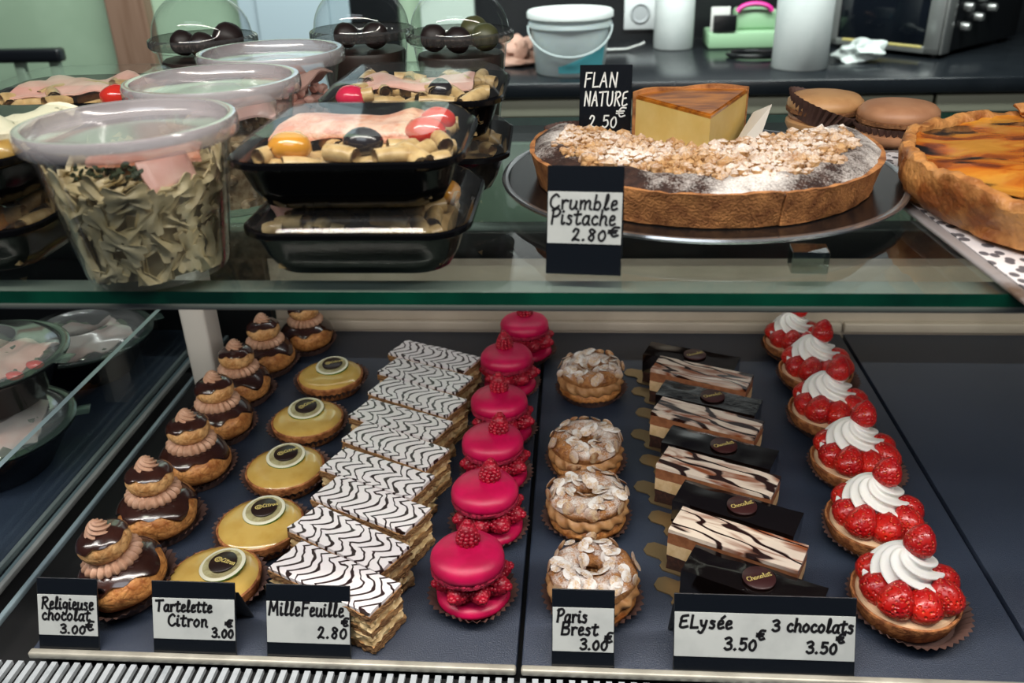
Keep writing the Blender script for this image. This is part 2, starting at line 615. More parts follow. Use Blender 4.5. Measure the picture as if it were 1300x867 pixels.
def icing_mat(kind):
    """White fondant with feathered chocolate lines."""
    t = NT('feathered_icing')
    tc = t.n('ShaderNodeTexCoord')
    sp = t.n('ShaderNodeSeparateXYZ')
    t.t.links.new(tc.outputs['Object'], sp.inputs[0])
    x, y = sp.outputs[0], sp.outputs[1]
    wob = t.noise(t.coord('Object'), 40, 2)
    yy = t.math('MULTIPLY_ADD', wob, 0.02, y)
    per = 0.030 if kind == 0 else 0.022
    tri = t.math('PINGPONG', t.math('ADD', yy, 0.2 + 0.004 * kind), per / 2)
    tri = t.math('POWER', t.math('DIVIDE', tri, per / 2), 1.5)
    u = t.math('MULTIPLY_ADD', tri, 0.013, t.math('MULTIPLY_ADD', wob, 0.018, x))
    fr = t.math('ABSOLUTE', t.math('SUBTRACT', t.math('FRACT', t.math('MULTIPLY', u, 96.0 if kind == 0 else 86.0)), 0.5))
    line = t.ramp(fr, 0.11, 0.17)
    col = t.mix(line, lin((40, 20, 22)), lin((228, 222, 222)))
    return t.bsdf(col, 0.35, 0, 0.15, 0.5, 0.03)


def marble_mat(seed):
    t = NT('marbled_glaze')
    v = t.coord('Object', (0.75, 3.0, 1.0), (seed * 0.37, seed * 0.11, 0))
    w = t.n('ShaderNodeTexWave', wave_type='BANDS', bands_direction='DIAGONAL')
    t.put(w.inputs['Vector'], v)
    w.inputs['Scale'].default_value = 13.0
    w.inputs['Distortion'].default_value = 9.0
    w.inputs['Detail'].default_value = 1.2
    w.inputs['Detail Scale'].default_value = 1.6
    a = t.ramp(w.outputs['Fac'], 0.78, 0.92)
    soft = t.ramp(t.noise(v, 22, 2, 0.5, 1.5), 0.46, 0.66)
    col = t.mix(soft, lin((226, 208, 190)), lin((140, 76, 44)))
    col = t.mix(a, col, lin((42, 20, 16)))
    return t.bsdf(col, 0.16, 0, 0.6)


def sugar_mat(name, base, base2, lo, hi, ns=55):
    """A baked surface with icing sugar dusted in patches on what faces up."""
    t = NT(name)
    v = t.coord('Object')
    g = t.n('ShaderNodeNewGeometry')
    sp = t.n('ShaderNodeSeparateXYZ')
    t.t.links.new(g.outputs['Normal'], sp.inputs[0])
    up = t.ramp(sp.outputs[2], 0.1, 0.8)
    nz = t.math('MULTIPLY_ADD', t.noise(v, 700, 2), 0.35, t.noise(v, ns, 3))
    s = t.math('MULTIPLY', t.ramp(nz, lo, hi), up)
    col = t.mix(t.ramp(t.noise(v, 160), 0.4, 0.62), lin(base), lin(base2))
    col = t.mix(s, col, lin((232, 226, 220)))
    return t.bsdf(col, 0.75, 0, 0, 0.3, 0, t.noise(v, 420, 4), 0.7, 0.002)


M['straw'] = strawberry_mat()
M['icing'] = [icing_mat(0), icing_mat(1)]
M['marble'] = [marble_mat(k) for k in range(4)]
M['almond'] = sugar_mat('sugared_almond', (200, 168, 128), (150, 100, 62), 0.52, 0.70)
M['brest'] = sugar_mat('sugared_choux_ring', (176, 122, 72), (128, 78, 40), 0.58, 0.78, 40)

# ------------------------------------------------------------------ the room
M['wall_green'] = mat('pale_green_paint', (150, 172, 148), 0.6, (140, 162, 138), 3)
M['wall_black'] = mat('black_splashback', (16, 18, 20), 0.3, (26, 28, 30), 3)
M['floor'] = mat('grey_floor', (70, 72, 72), 0.5, (60, 62, 62), 10)
struct('floor', box(bmesh.new(), (-3.2, -1.6, -0.90), (3.2, 3.3, -0.85)), M['floor'])
struct('wall_back', box(bmesh.new(), (-3.2, 3.24, -0.85), (3.2, 3.34, 1.9)), M['wall_green'])
M['jamb'] = mat('brown_wood_jamb', (126, 100, 84), 0.5, (112, 86, 70), 30, stretch=(1, 1, 0.05))
bm = bevel_box((-1.675, 3.17, -0.85), (-1.53, 3.24, 1.9), 0.008)
struct('trim_1', bm, [M['jamb']])
M['blue_door'] = mat('pale_blue_door', (154, 170, 178), 0.45)
bm = bevel_box((-1.20, 3.19, -0.85), (-0.80, 3.24, 1.3), 0.006)
for zz in (0.0, 0.75):
    merge(bm, bevel_box((-1.13, 3.178, -0.7 + zz), (-0.87, 3.192, -0.05 + zz), 0.005))
struct('door_1', bm, M['blue_door'])
struct('wall_back_splashback', box(bmesh.new(), (-0.36, 3.225, -0.85), (2.6, 3.24, 1.9)), M['wall_black'])
struct('trim_2', bevel_box((-0.80, 3.20, -0.85), (-0.63, 3.24, 1.9), 0.004), M['wall_black'])
struct('trim_3', bevel_box((-0.55, 3.19, -0.85), (-0.36, 3.24, 1.9), 0.006), mat('off_white_panel', (186, 198, 188), 0.5))

# ------------------------------------------------------------------ the display case
case = thing('display_case', 'long refrigerated pastry display case with beige back panel and black rail', 'display case', (0, 0, 0))
obj('base_deck', box(bmesh.new(), (-1.15, 0.43, -0.85), (0.95, 1.13, -0.02)), M['black_matt'], case, False)
bm = bevel_box((-0.43, 1.100, -0.02), (0.95, 1.116, 0.112), 0.002)
merge(bm, bevel_box((-0.43, 1.090, 0.0), (-0.052, 1.101, 0.014), 0.002))
merge(bm, bevel_box((-0.048, 1.090, 0.0), (0.362, 1.101, 0.014), 0.002))
merge(bm, bevel_box((0.366, 1.090, 0.0), (0.95, 1.101, 0.014), 0.002))
obj('back_panel', bm, M['beige'], case)
bm = bevel_box((-1.15, 1.08, 0.112), (0.95, 1.12, 0.152), 0.003)
merge(bm, box(bmesh.new(), (-1.15, 1.09, -0.02), (-0.432, 1.11, 0.112)))
obj('back_rail', bm, M['black'], case)
bm = bevel_box((-0.478, 0.915, -0.02), (-0.446, 0.955, 0.332), 0.004)
obj('shelf_post', bm, M['post'], case)
bm = bevel_box((0.7685, 0.915, -0.02), (0.80, 0.955, 0.332), 0.004)
obj('shelf_post', bm, M['post'], case)
bm = bevel_box((-0.95, 0.458, 0.3255), (0.80, 0.492, 0.3315), 0.0015)
obj('shelf_front_rail', bm, M['alu'], case)
bm = bevel_box((-0.95, 0.26, 0.868), (0.80, 0.34, 0.89), 0.003)
obj('lamp_bar', bm, M['alu'], case)
bm = box(bmesh.new(), (-0.94, 0.43, -0.85), (0.95, 0.44, -0.012))
obj('front_sill', bm, M['black'], case)


def glass_slab(name, lo, hi, label, cat, gm, em, thin):
    bm = box(bmesh.new(), lo, hi)
    bm.normal_update()
    for f in bm.faces:
        f.material_index = 0 if abs(f.normal[thin]) > 0.5 else 1
    o = obj(name, bm, [gm, em], None, False)
    return tag(o, label, cat)


glass_slab('glass_shelf', (-0.95, 0.4535, 0.332), (0.80, 0.90, 0.340), 'clear glass shelf with dark green front edge carrying tarts and salad tubs', 'shelf', M['glass'], M['glass_edge'], 2)
glass_slab('glass_divider', (-0.5235, 0.46, 0.0005), (-0.5175, 1.06, 0.096), 'low upright glass divider between salad bowls and chocolate pastries', 'divider', M['pane'], M['pane_edge'], 0)
rail = thing('divider_rail', 'dark metal rails holding the foot of the glass divider', 'rail', (0, 0, 0))
for x0 in (-0.531, -0.515, -0.492):
    obj('rail_strip', bevel_box((x0, 0.46, 0.0), (x0 + 0.005, 1.06, 0.006), 0.001), M['alu'] if x0 < -0.5 else M['pane_edge'], rail)

for x0, x1, lab in ((-0.446, -0.045, 'dark slate pastry tray under religieuses, lemon tartlets, mille-feuilles and pink macarons'),
                    (-0.041, 0.3605, 'dark slate pastry tray under nut rings, chocolate bars and strawberry tartlets'),
                    (0.3645, 0.767, 'empty dark slate tray beside the strawberry tartlets'),
                    (-1.05, -0.536, 'dark tray under the stacked salad bowls beyond the glass divider')):
    t = thing('pastry_tray', lab, 'tray', ((x0 + x1) / 2, 0.79, 0))
    w = (x1 - x0) / 2
    obj('tray_plate', bevel_box((-w, -0.296, -0.012), (w, 0.298, 0.0), 0.0015), M['tray'], t)
    if x0 > -0.9:
        bm = bevel_box((-w, -0.3035, -0.0045), (w, -0.2965, 0.0022), 0.002, 3)
        obj('front_lip', bm, M['lip'], t)

bm = bmesh.new()
x = -0.80
while x < 0.80:
    box(bm, (x, 0.446, -0.009), (x + 0.0047, 0.4855, -0.005))
    x += 0.0096
t = thing('air_grille', 'long white slatted air grille along the front of the trays', 'grille')
obj('slats', bm, M['white_bar'], t, False)
obj('slot_channel', box(bmesh.new(), (-0.80, 0.441, -0.0195), (0.80, 0.4860, -0.0095)), M['black_matt'], t, False)

# ------------------------------------------------------------------ price cards
def price_card(label, loc, w, L, lean, lines, rz=0.0, top=0.23, bot=0.205, chalk=False, pen=0.0021):
    """A leaning black holder with a white card; lines: (text, x, y, capital height) in fractions of the card's width and of its height L."""
    t = thing('price_card', label, 'price card', loc, rz, None)
    c, s = math.cos(rad(lean)), math.sin(rad(lean))

    def mp(x, y, z):
        return Vector((x, y * s - z * c, y * c + z * s))
    Mx = Matrix(((1, 0, 0, 0), (0, s, -c, 0), (0, c, s, 0), (0, 0, 0, 1)))
    bm = bevel_box((-w / 2, 0, -0.0014), (w / 2, L, 0), 0.0004, 1, Mx)
    if not chalk:
        foot = bevel_box((-w / 2, 0, -0.0014), (w / 2, L * 0.75, 0), 0.0004, 1)
        c2, s2 = math.cos(rad(-lean * 1.0)), math.sin(rad(-lean * 1.0))
        M2 = Matrix(((1, 0, 0, 0), (0, s2, -c2, L * s * 1.75 + 0.002), (0, c2, s2, 0.0006), (0, 0, 0, 1)))
        M2 = Matrix.Translation((0, 0, 0)) @ M2
        bmesh.ops.transform(foot, matrix=M2, verts=foot.verts)
        merge(bm, foot)
    obj('holder', bm, M['holder'], t, False)
    host = t
    if not chalk:
        pc = bevel_box((-w / 2 + 0.0006, L * bot, 0.0001), (w / 2 - 0.0006, L * (1 - top), 0.0006), 0.0001, 1, Mx)
        host = obj('paper', pc, M['label'], t, False)
    bm = bmesh.new()
    for text, fx, fx1, fy, fh in lines:
        ls, xe = strokes(text, 0, fy * L, fh * L, 0.1)
        lo, hi = min(p[0] for q in ls for p in q), max(p[0] for q in ls for p in q)
        k = (fx1 - fx) * w / (hi - lo)
        ls = [[(-w / 2 + fx * w + (x - lo) * k, y) for x, y in q] for q in ls]
        ribbon(bm, ls, pen, 0.0009 if not chalk else 0.0004, mp)
    obj('lettering', bm, M['chalk'] if chalk else M['ink'], host, False)
    return t


CY = 0.4935
price_card('price card reading Religieuse chocolat 3.00 in black marker', (-0.4135, CY, 0.0006), 0.0515, 0.0605, 22,
           [('Religieuse', 0.09, 0.93, 0.575, 0.16), ('chocolat', 0.09, 0.88, 0.42, 0.155), ('3.00', 0.38, 0.78, 0.24, 0.145), ('€', 0.80, 0.93, 0.29, 0.15)], pen=0.0018)
price_card('price card reading Tartelette Citron 3.00 in black marker', (-0.307, CY, 0.0006), 0.0695, 0.0605, 22,
           [('Tartelette', 0.055, 0.72, 0.59, 0.15), ('Citron', 0.2, 0.66, 0.39, 0.16), ('3.00', 0.72, 0.965, 0.25, 0.15), ('€', 0.88, 0.965, 0.40, 0.11)], pen=0.0019)
price_card('price card reading Mille Feuille 2.80 in black marker', (-0.2125, CY, 0.0006), 0.0690, 0.0605, 22,
           [('MilleFeuille', 0.04, 0.92, 0.585, 0.18), ('2.80', 0.62, 0.95, 0.29, 0.18), ('€', 0.90, 0.98, 0.46, 0.13)], pen=0.0019)
price_card('price card reading Paris Brest 3.00 in black marker', (0.0075, CY, 0.0006), 0.0490, 0.063, 22,
           [('Paris', 0.09, 0.55, 0.585, 0.16), ('Brest', 0.16, 0.74, 0.425, 0.155), ('3.00', 0.46, 0.88, 0.24, 0.16), ('€', 0.85, 0.97, 0.34, 0.15)], pen=0.0019)
price_card('wide double price card reading Elysée 3.50 and 3 chocolats 3.50', (0.1465, CY - 0.001, 0.0006), 0.1380, 0.063, 22,
           [('ELysée', 0.035, 0.32, 0.575, 0.155), ('3.50', 0.285, 0.455, 0.31, 0.18), ('€', 0.46, 0.505, 0.45, 0.14),
            ('3 chocolats', 0.545, 0.98, 0.565, 0.16), ('3.50', 0.735, 0.895, 0.30, 0.17), ('€', 0.895, 0.94, 0.44, 0.13)], pen=0.0021)


# ------------------------------------------------------------------ chocolate religieuses
def make_religieuse(label, loc, rz):
    t = thing('religieuse', label, 'choux pastry', loc, rz, 'row of chocolate religieuses')
    obj('paper_cup', pleated_cup(0.031, 0.0415, 0.013, 34, wav=0.003, seed=2), M['paper'], t)
    big = ellipse_profile(0.0365, 0.042, 0.0015, 18, 0.85)
    obj('large_choux', lathe(big, 56, bumpy(0.0022, 60, 1)), M['choux'], t)
    base = bumpy(0.0022, 60, 1)

    def glaze(R, h, z0, seed, low, amp):
        prof = ellipse_profile(R, h, z0, 18, 0.85, -20, 90)

        def fn(a, r, z, k):
            edge = rad(low + 24 * math.cos(a + 1.0)) + rad(amp) * (noise.noise(Vector((math.cos(a) * 1.7, math.sin(a) * 1.7, seed))) * 1.8)
            b = edge + (PI / 2 - edge) * k / 18
            c, s = abs(math.cos(b)) ** 0.85, math.copysign(abs(math.sin(b)) ** 0.85, math.sin(b))
            off = 0.0013 if k > 0 else -0.0006
            return (R + off) * c if c > 1e-3 else 0.0, z0 + h / 2 + (h / 2 + off) * s + 0.0006 * N3(c * math.cos(a), c * math.sin(a), s, 3, seed)
        return lathe(prof, 56, fn)
    obj('glaze', glaze(0.0368, 0.0423, 0.0015, 2.0, 2, 22), M['choc'], t)
    n = 22

    def rib(a, r, z, k):
        d = 0.0016 * math.cos(n * a) * (1 if 0 < k < 8 else 0.4)
        return r + d, z + 0.0004 * math.cos(n * a)
    ring = [(0.012, 0.0405), (0.0205, 0.0405), (0.0238, 0.042), (0.0248, 0.0445), (0.0238, 0.0475), (0.021, 0.0495), (0.018, 0.0505), (0.010, 0.0505)]
    obj('cream_collar', lathe(ring, n * 6, rib), M['choc_cream'], t)
    sm = ellipse_profile(0.0215, 0.027, 0.047, 16, 0.85)
    obj('small_choux', lathe(sm, 48, bumpy(0.0013, 90, 4)), M['choux_pale'], t)
    obj('small_glaze', glaze(0.0217, 0.0271, 0.047, 5.0, 8, 16), M['choc'], t)
    obj('cream_rosette', swirl(0.0108, 0.0135, 0.0722, 6, 1.7, 0.13, 0.5), M['choc_cream'], t)
    return t


RW = 'chocolate religieuse, '
r0 = make_religieuse(RW + 'front of its row, behind the Religieuse chocolat card', (-0.389, 0.557, 0.0005), rad(8))
for k, (x, y, rz, lab) in enumerate([(-0.402, 0.648, -12, 'second from the front of its row'), (-0.400, 0.735, 14, 'third from the front of its row'),
                                     (-0.404, 0.818, 30, 'in the middle of its row of seven'), (-0.408, 0.898, -20, 'third from the back of its row'),
                                     (-0.400, 0.974, 5, 'second from the back of its row'), (-0.365, 1.036, 22, 'rearmost of its row by the beige panel')]):
    dup(r0, (x, y, 0.0005), rad(rz), RW + lab, 1.0 - 0.014 * k)


r0.rotation_euler = (rad(4), rad(-9), rad(8))
r0.location = (-0.388, 0.557, 0.0052)


# ------------------------------------------------------------------ lemon tartlets
def make_lemon(label, loc, rz):
    t = thing('lemon_tartlet', label, 'tartlet', loc, rz, 'row of lemon tartlets')
    obj('paper_cup', pleated_cup(0.034, 0.0455, 0.015, 40, wav=0.003, seed=7), M['paper'], t)
    prof = [(0, 0.0015), (0.034, 0.0015), (0.0365, 0.004), (0.0405, 0.017), (0.0405, 0.0195), (0.039, 0.0205), (0.037, 0.019), (0.036, 0.016), (0, 0.016)]
    obj('crust', lathe(prof, 64, bumpy(0.0007, 120, 3)), M['crust'], t)
    cp = [(0.0385, 0.0175), (0.0388, 0.0195), (0.0365, 0.0222), (0.030, 0.0237), (0.018, 0.0247), (0.008, 0.025), (0, 0.025)]
    obj('lemon_glaze', lathe(cp, 64, bumpy(0.0005, 50, 8)), M['curd'], t)
    sl = [(0, 0.0), (0.0195, 0.0), (0.0202, 0.0008), (0.0202, 0.0024), (0.0195, 0.003), (0.0172, 0.0031), (0.0, 0.0031)]
    lime = obj('lime_slice', lathe(sl, 48, None, None, [0, 0, 0, 1, 1, 2]), [M['rind'], M['pith'], M['pulp']], t)
    place(lime, (0.004, 0.009, 0.0256), (rad(5), rad(-3), 0))
    d = obj('chocolate_disc', lathe([(0, 0), (0.0117, 0), (0.0123, 0.0005), (0.0123, 0.0018), (0.0117, 0.0023), (0, 0.0023)], 40), M['disc'], t)
    place(d, (0.0045, 0.0095, 0.0289), (rad(5), rad(-3), 0))
    bm = bmesh.new()
    ls, _ = strokes('Citron', -0.0015, -0.0008, 0.0042, 0.1)
    ls = [[(x, y) for x, y in L] for L in ls]
    oval = [(-0.0055 + 0.0034 * math.cos(a * PI / 9), 0.0006 + 0.0026 * math.sin(a * PI / 9)) for a in range(19)]
    inner = [(-0.0055 + 0.0018 * math.cos(a * PI / 9), 0.0006 + 0.0012 * math.sin(a * PI / 9)) for a in range(19)]
    ribbon(bm, ls + [oval, inner], 0.0008, 0.0025, lambda x, y, z: Vector((x * 0.92, y, z)))
    obj('gold_print', bm, M['gold_ink'], d, False)
    return t


LW = 'lemon tartlet with lime slice, '
l0 = make_lemon(LW + 'front of its row behind the Tartelette Citron card', (-0.314, 0.562, 0.0005), rad(-20))
for x, y, rz, lab in [(-0.297, 0.636, 14, 'second from the front of its row'), (-0.301, 0.727, 30, 'in the middle of its row of five'),
                      (-0.304, 0.822, 45, 'second from the back of its row'), (-0.304, 0.924, 20, 'at the back of its row')]:
    dup(l0, (x, y, 0.0005), rad(rz), LW + lab)


# ------------------------------------------------------------------ mille-feuilles
def make_mille(label, loc, rz, kind):
    t = thing('mille_feuille', label, 'pastry slice', loc, rz, 'row of iced mille-feuille slices')
    lx, ly = 0.110, 0.041
    obj('pastry_sheet', slab(lx, ly, 0.0015, 0.0095, 0.0026, 330, 1 + kind, 44, 16, 4, 0.0004), M['pastry'], t)
    obj('cream_layer', slab(lx - 0.002, ly - 0.001, 0.0092, 0.0185, 0.0042, 140, 2 + kind, 30, 12, 4), M['custard'], t)
    obj('pastry_sheet', slab(lx - 0.001, ly - 0.001, 0.0183, 0.0255, 0.0028, 330, 3 + kind, 44, 16, 4), M['pastry'], t)
    obj('cream_layer', slab(lx - 0.003, ly - 0.002, 0.0252, 0.0340, 0.0042, 140, 4 + kind, 30, 12, 4), M['custard'], t)
    obj('pastry_sheet', slab(lx, ly, 0.0338, 0.0412, 0.0022, 330, 5 + kind, 44, 16, 4), M['pastry'], t)
    ic = slab(lx - 0.001, ly - 0.001, 0.0410, 0.0445, 0.0006, 90, 6 + kind, 22, 9, 1, 0.0008)
    bmesh.ops.bevel(ic, geom=[e for e in ic.edges if e.is_manifold and e.calc_face_angle(0) > 1.0], offset=0.0009, segments=2, affect='EDGES')
    obj('icing', ic, M['icing'][kind], t)
    return t


MW = 'iced mille-feuille slice, '
ords = ['front of its row, behind the Mille Feuille card', 'second from the front of its row', 'third from the front of its row', 'fourth from the front of its row',
        'fifth along, in the middle of its row', 'fourth from the back of its row', 'third from the back of its row', 'second from the back of its row',
        'rearmost of its row near the dark back of the tray']
mp0 = []
for k in range(9):
    x, y = -0.203 + 0.030 * k / 8 + (0.004, 0, 0.006, -0.002, 0.003, -0.004, 0.002, 0, 0)[k], 0.541 + 0.0489 * k
    rz = rad(-27 + (0, -3, 1, 2, -1, 2, 0, 2, 3)[k])
    if k < 2:
        mp0.append(make_mille(MW + ords[k], (x, y, 0.0005), rz, k))
    else:
        dup(mp0[k % 2], (x, y, 0.0005), rz + (PI if k in (3, 4, 6) else 0), MW + ords[k])


# ------------------------------------------------------------------ raspberry macarons
def raspberry_bm(r=0.0098, h=0.0205, seed=0):
    bm = bmesh.new()
    rows = 7
    for i in range(rows):
        t = (i + 0.5) / rows
        z = h * t
        rr = r * (math.sin(PI * min(0.5 + t * 0.5, 1.0)) ** 0.75) if t > 0.25 else r * (0.86 + 0.5 * t)
        n = max(4, int(2 * PI * rr / 0.0046))
        for j in range(n):
            a = 2 * PI * (j + 0.5 * (i % 2)) / n + seed
            sub = bmesh.new()
            bmesh.ops.create_icosphere(sub, subdivisions=2, radius=0.0024)
            bmesh.ops.translate(sub, verts=sub.verts, vec=(rr * 0.9 * math.cos(a), rr * 0.9 * math.sin(a), z))
            merge(bm, sub)
    sub = bmesh.new()
    bmesh.ops.create_icosphere(sub, subdivisions=2, radius=0.0023)
    bmesh.ops.translate(sub, verts=sub.verts, vec=(0, 0, h - 0.0006))
    merge(bm, sub)
    core = lathe(ellipse_profile(r * 0.78, h * 0.93, 0.0, 8, 0.8), 16)
    return merge(bm, core)


def make_macaron(label, loc, rz):
    t = thing('raspberry_macaron', label, 'macaron', loc, rz, 'row of pink raspberry macarons')
    obj('paper_cup', pleated_cup(0.027, 0.0385, 0.013, 36, wav=0.003, seed=4), M['paper'], t)
    low = [(0, 0.003), (0.025, 0.003), (0.0290, 0.0055), (0.0318, 0.009), (0.0318, 0.0115), (0.0300, 0.0145), (0.026, 0.016), (0, 0.016)]
    obj('lower_shell', lathe(low, 64, bumpy(0.0006, 90, 2)), M['pink'], t)
    rb = None
    for k in range(8):
        a = 2 * PI * k / 8 + 0.2
        p = (0.0150 * math.cos(a), 0.0150 * math.sin(a), 0.0272)
        rot = (0, rad(84), a)
        if rb is None:
            rb = place(obj('raspberry', raspberry_bm(), M['rasp'], t), p, rot)
        else:
            clone(rb, t, p, rot, 1.0 + 0.05 * math.sin(k * 3))
    foot = [(0, 0.0352), (0.0265, 0.0352), (0.0312, 0.0358), (0.0330, 0.0374), (0.0330, 0.0402), (0.0315, 0.0420), (0.026, 0.043), (0, 0.043)]
    ft_ = obj('macaron_foot', lathe(foot, 96, bumpy(0.0018, 420, 6)), M['pinkfoot'], t)
    up = [(0.0312, 0.0405), (0.0328, 0.0420), (0.0331, 0.0452), (0.0322, 0.0492), (0.0293, 0.0526), (0.0235, 0.0552), (0.015, 0.0564), (0.007, 0.0568), (0, 0.0568)]
    us_ = obj('upper_shell', lathe(up, 64, bumpy(0.0004, 60, 9)), M['pink'], t)
    for o in (ft_, us_):
        o.scale = (0.95, 0.95, 1.0)
        o.location = (-0.0035, 0.0, 0.0028)
    clone(rb, t, (-0.002, 0.007, 0.0580), (rad(-8), rad(6), 0.5), 1.0)
    return t


QW = 'pink raspberry macaron, '
m0 = make_macaron(QW + 'front of its row', (-0.086, 0.563, 0.0005), rad(10))
for x, y, rz, lab in [(-0.0805, 0.653, -25, 'second from the front of its row'), (-0.081, 0.735, -40, 'third from the front of its row'),
                      (-0.080, 0.818, 15, 'third from the back of its row'), (-0.080, 0.922, 30, 'second from the back of its row'),
                      (-0.063, 1.012, 10, 'rearmost of its row')]:
    dup(m0, (x, y, 0.0005), rad(rz), QW + lab)


# ------------------------------------------------------------------ almond choux rings
def make_brest(label, loc, rz):
    t = thing('almond_choux_ring', label, 'choux pastry', loc, rz, 'row of almond choux rings')
    obj('paper_cup', pleated_cup(0.033, 0.0425, 0.012, 38, wav=0.003, seed=9), M['paper'], t)

    def ring(R, r, zc, sq, fn=None, seg=72, ns=16):
        bm = bmesh.new()
        g = []
        for i in range(seg):
            a = 2 * PI * i / seg
            row = []
            for j in range(ns):
                b = 2 * PI * j / ns
                rr, zz = r, r * sq
                if fn:
                    k = fn(a, b)
                    rr, zz = rr * k, zz * k
                x, z = R + rr * math.cos(b), zc + zz * math.sin(b)
                row.append(bm.verts.new((x * math.cos(a), x * math.sin(a), z)))
            g.append(row)
        for i in range(seg):
            for j in range(ns):
                bm.faces.new((g[i][j], g[(i + 1) % seg][j], g[(i + 1) % seg][(j + 1) % ns], g[i][(j + 1) % ns]))
        return bm
    lump = lambda s: (lambda a, b: 1 + 0.10 * N3(math.cos(a), math.sin(a), math.sin(b), 2.6, s) + 0.05 * N3(math.cos(a), math.sin(a), math.sin(b), 7, s))
    obj('choux_base', ring(0.0235, 0.0135, 0.0115, 0.72, lump(1)), M['choux'], t)
    obj('praline_cream', ring(0.0238, 0.0150, 0.0225, 0.62, lambda a, b: 1 + 0.11 * math.cos(15 * a + 3 * b) * abs(math.cos(15 * a + 3 * b)) ** 0.2, 150, 28), M['praline'], t)
    obj('choux_top', ring(0.0228, 0.0142, 0.0335, 0.68, lump(5)), M['brest'], t)
    fl = lathe([(0, 0), (0.0048, 0.0002), (0.0052, 0.0006), (0.0046, 0.0010), (0, 0.0013)], 14, lambda a, r, z, k: (r * (1 + 0.28 * math.cos(a) + 0.1 * math.cos(2 * a)), z + 3 * r * r * 8))
    flake = None
    rng = random.Random(5)
    for k in range(46):
        a = 2 * PI * k / 46 * 3 + rng.uniform(-0.2, 0.2)
        b = rad(rng.uniform(15, 150))
        R = 0.0228 + 0.0150 * math.cos(b)
        z = 0.0335 + 0.0150 * 0.70 * math.sin(b)
        rot = Matrix.Rotation(a, 3, 'Z') @ Matrix.Rotation(PI / 2 - b + rng.uniform(-0.45, 0.45), 3, 'Y') @ Matrix.Rotation(rng.uniform(-0.4, 0.4), 3, 'X') @ Matrix.Rotation(rng.uniform(0, 6), 3, 'Z')
        p = (R * math.cos(a), R * math.sin(a), z)
        if flake is None:
            flake = place(obj('almond_flake', fl, M['almond'], t), p, rot.to_euler())
        else:
            clone(flake, t, p, rot.to_euler(), rng.uniform(0.85, 1.2))
    return t


BW = 'sugared almond choux ring, '
b0 = make_brest(BW + 'front of its row behind the Paris Brest card', (0.016, 0.565, 0.0005), rad(30))
for x, y, rz, lab in [(0.0125, 0.671, 130, 'second from the front of its row'), (0.0115, 0.762, 220, 'second from the back of its row'),
                      (0.0185, 0.917, 300, 'set apart at the back of its row')]:
    dup(b0, (x, y, 0.0005), rad(rz), BW + lab)


# ------------------------------------------------------------------ chocolate bars on gold cards
def gold_board(t):
    pts = [(0.060, -0.022), (0.060, 0.022), (-0.058, 0.022), (-0.062, 0.018), (-0.062, 0.0125), (-0.066, 0.0095), (-0.078, 0.0095), (-0.083, 0.005),
           (-0.083, -0.005), (-0.078, -0.0095), (-0.066, -0.0095), (-0.062, -0.0125), (-0.062, -0.018), (-0.058, -0.022)]
    bm = bmesh.new()
    lo = [bm.verts.new((x, y, 0)) for x, y in pts]
    hi = [bm.verts.new((x, y, 0.0012)) for x, y in pts]
    bm.faces.new(lo)
    bm.faces.new(hi)
    for i in range(len(pts)):
        j = (i + 1) % len(pts)
        bm.faces.new((lo[i], lo[j], hi[j], hi[i]))
    obj('gold_card', bm, M['gold'], t, False)


def make_marbled(label, loc, rz, k):
    t = thing('marbled_mousse_bar', label, 'mousse cake', loc, rz, 'marbled mousse bars')
    gold_board(t)
    lx, ly = 0.112, 0.036
    obj('sponge', slab(lx, ly, 0.0012, 0.0162, 0.0012, 300, 1), M['sponge'], t)
    obj('white_mousse', slab(lx, ly, 0.0158, 0.0296, 0.0004, 100, 2), M['mousse_white'], t)
    obj('milk_mousse', slab(lx, ly, 0.0292, 0.0416, 0.0004, 100, 3), M['mousse_brown'], t)
    g = slab(lx + 0.0004, ly + 0.0004, 0.0412, 0.0450, 0.0006, 60, 4 + k, 14, 5, 2)
    bmesh.ops.bevel(g, geom=[e for e in g.edges if e.is_manifold and e.calc_face_angle(0) > 1.0], offset=0.0012, segments=3, affect='EDGES')
    obj('marbled_glaze', g, M['marble'][k], t)
    return t


def make_dark(label, loc, rz, rough=False):
    t = thing('dark_chocolate_bar', label, 'mousse cake', loc, rz, 'dark glazed chocolate bars')
    gold_board(t)
    lx, ly = 0.110, 0.035
    obj('sponge', slab(lx, ly, 0.0012, 0.0158, 0.0015, 300, 11), M['sponge'], t)
    g = slab(lx + 0.001, ly + 0.001, 0.0160, 0.0400, 0.0006, 60, 12, 14, 5, 4, 0.001)
    bmesh.ops.bevel(g, geom=[e for e in g.edges if e.is_manifold and e.calc_face_angle(0) > 1.0], offset=0.0022, segments=3, affect='EDGES')
    obj('dark_glaze', g, M['mirror_rough'] if rough else M['mirror_choc'], t)
    d = obj('chocolate_disc', lathe([(0, 0), (0.0128, 0), (0.0134, 0.0005), (0.0134, 0.0017), (0.0128, 0.0022), (0, 0.0022)], 40), M['disc_red'], t)
    place(d, (0.004, 0.001, 0.0409), (0, 0, rad(48)))
    bm = bmesh.new()
    ls, xe = strokes('Chocolat', 0, 0, 0.0046, 0.05, 0.4)
    ribbon(bm, ls, 0.0007, 0.0024, lambda x, y, z: Vector((x - xe / 2, y - 0.0018, z)))
    obj('gold_print', bm, M['gold_ink'], d, False)
    return t


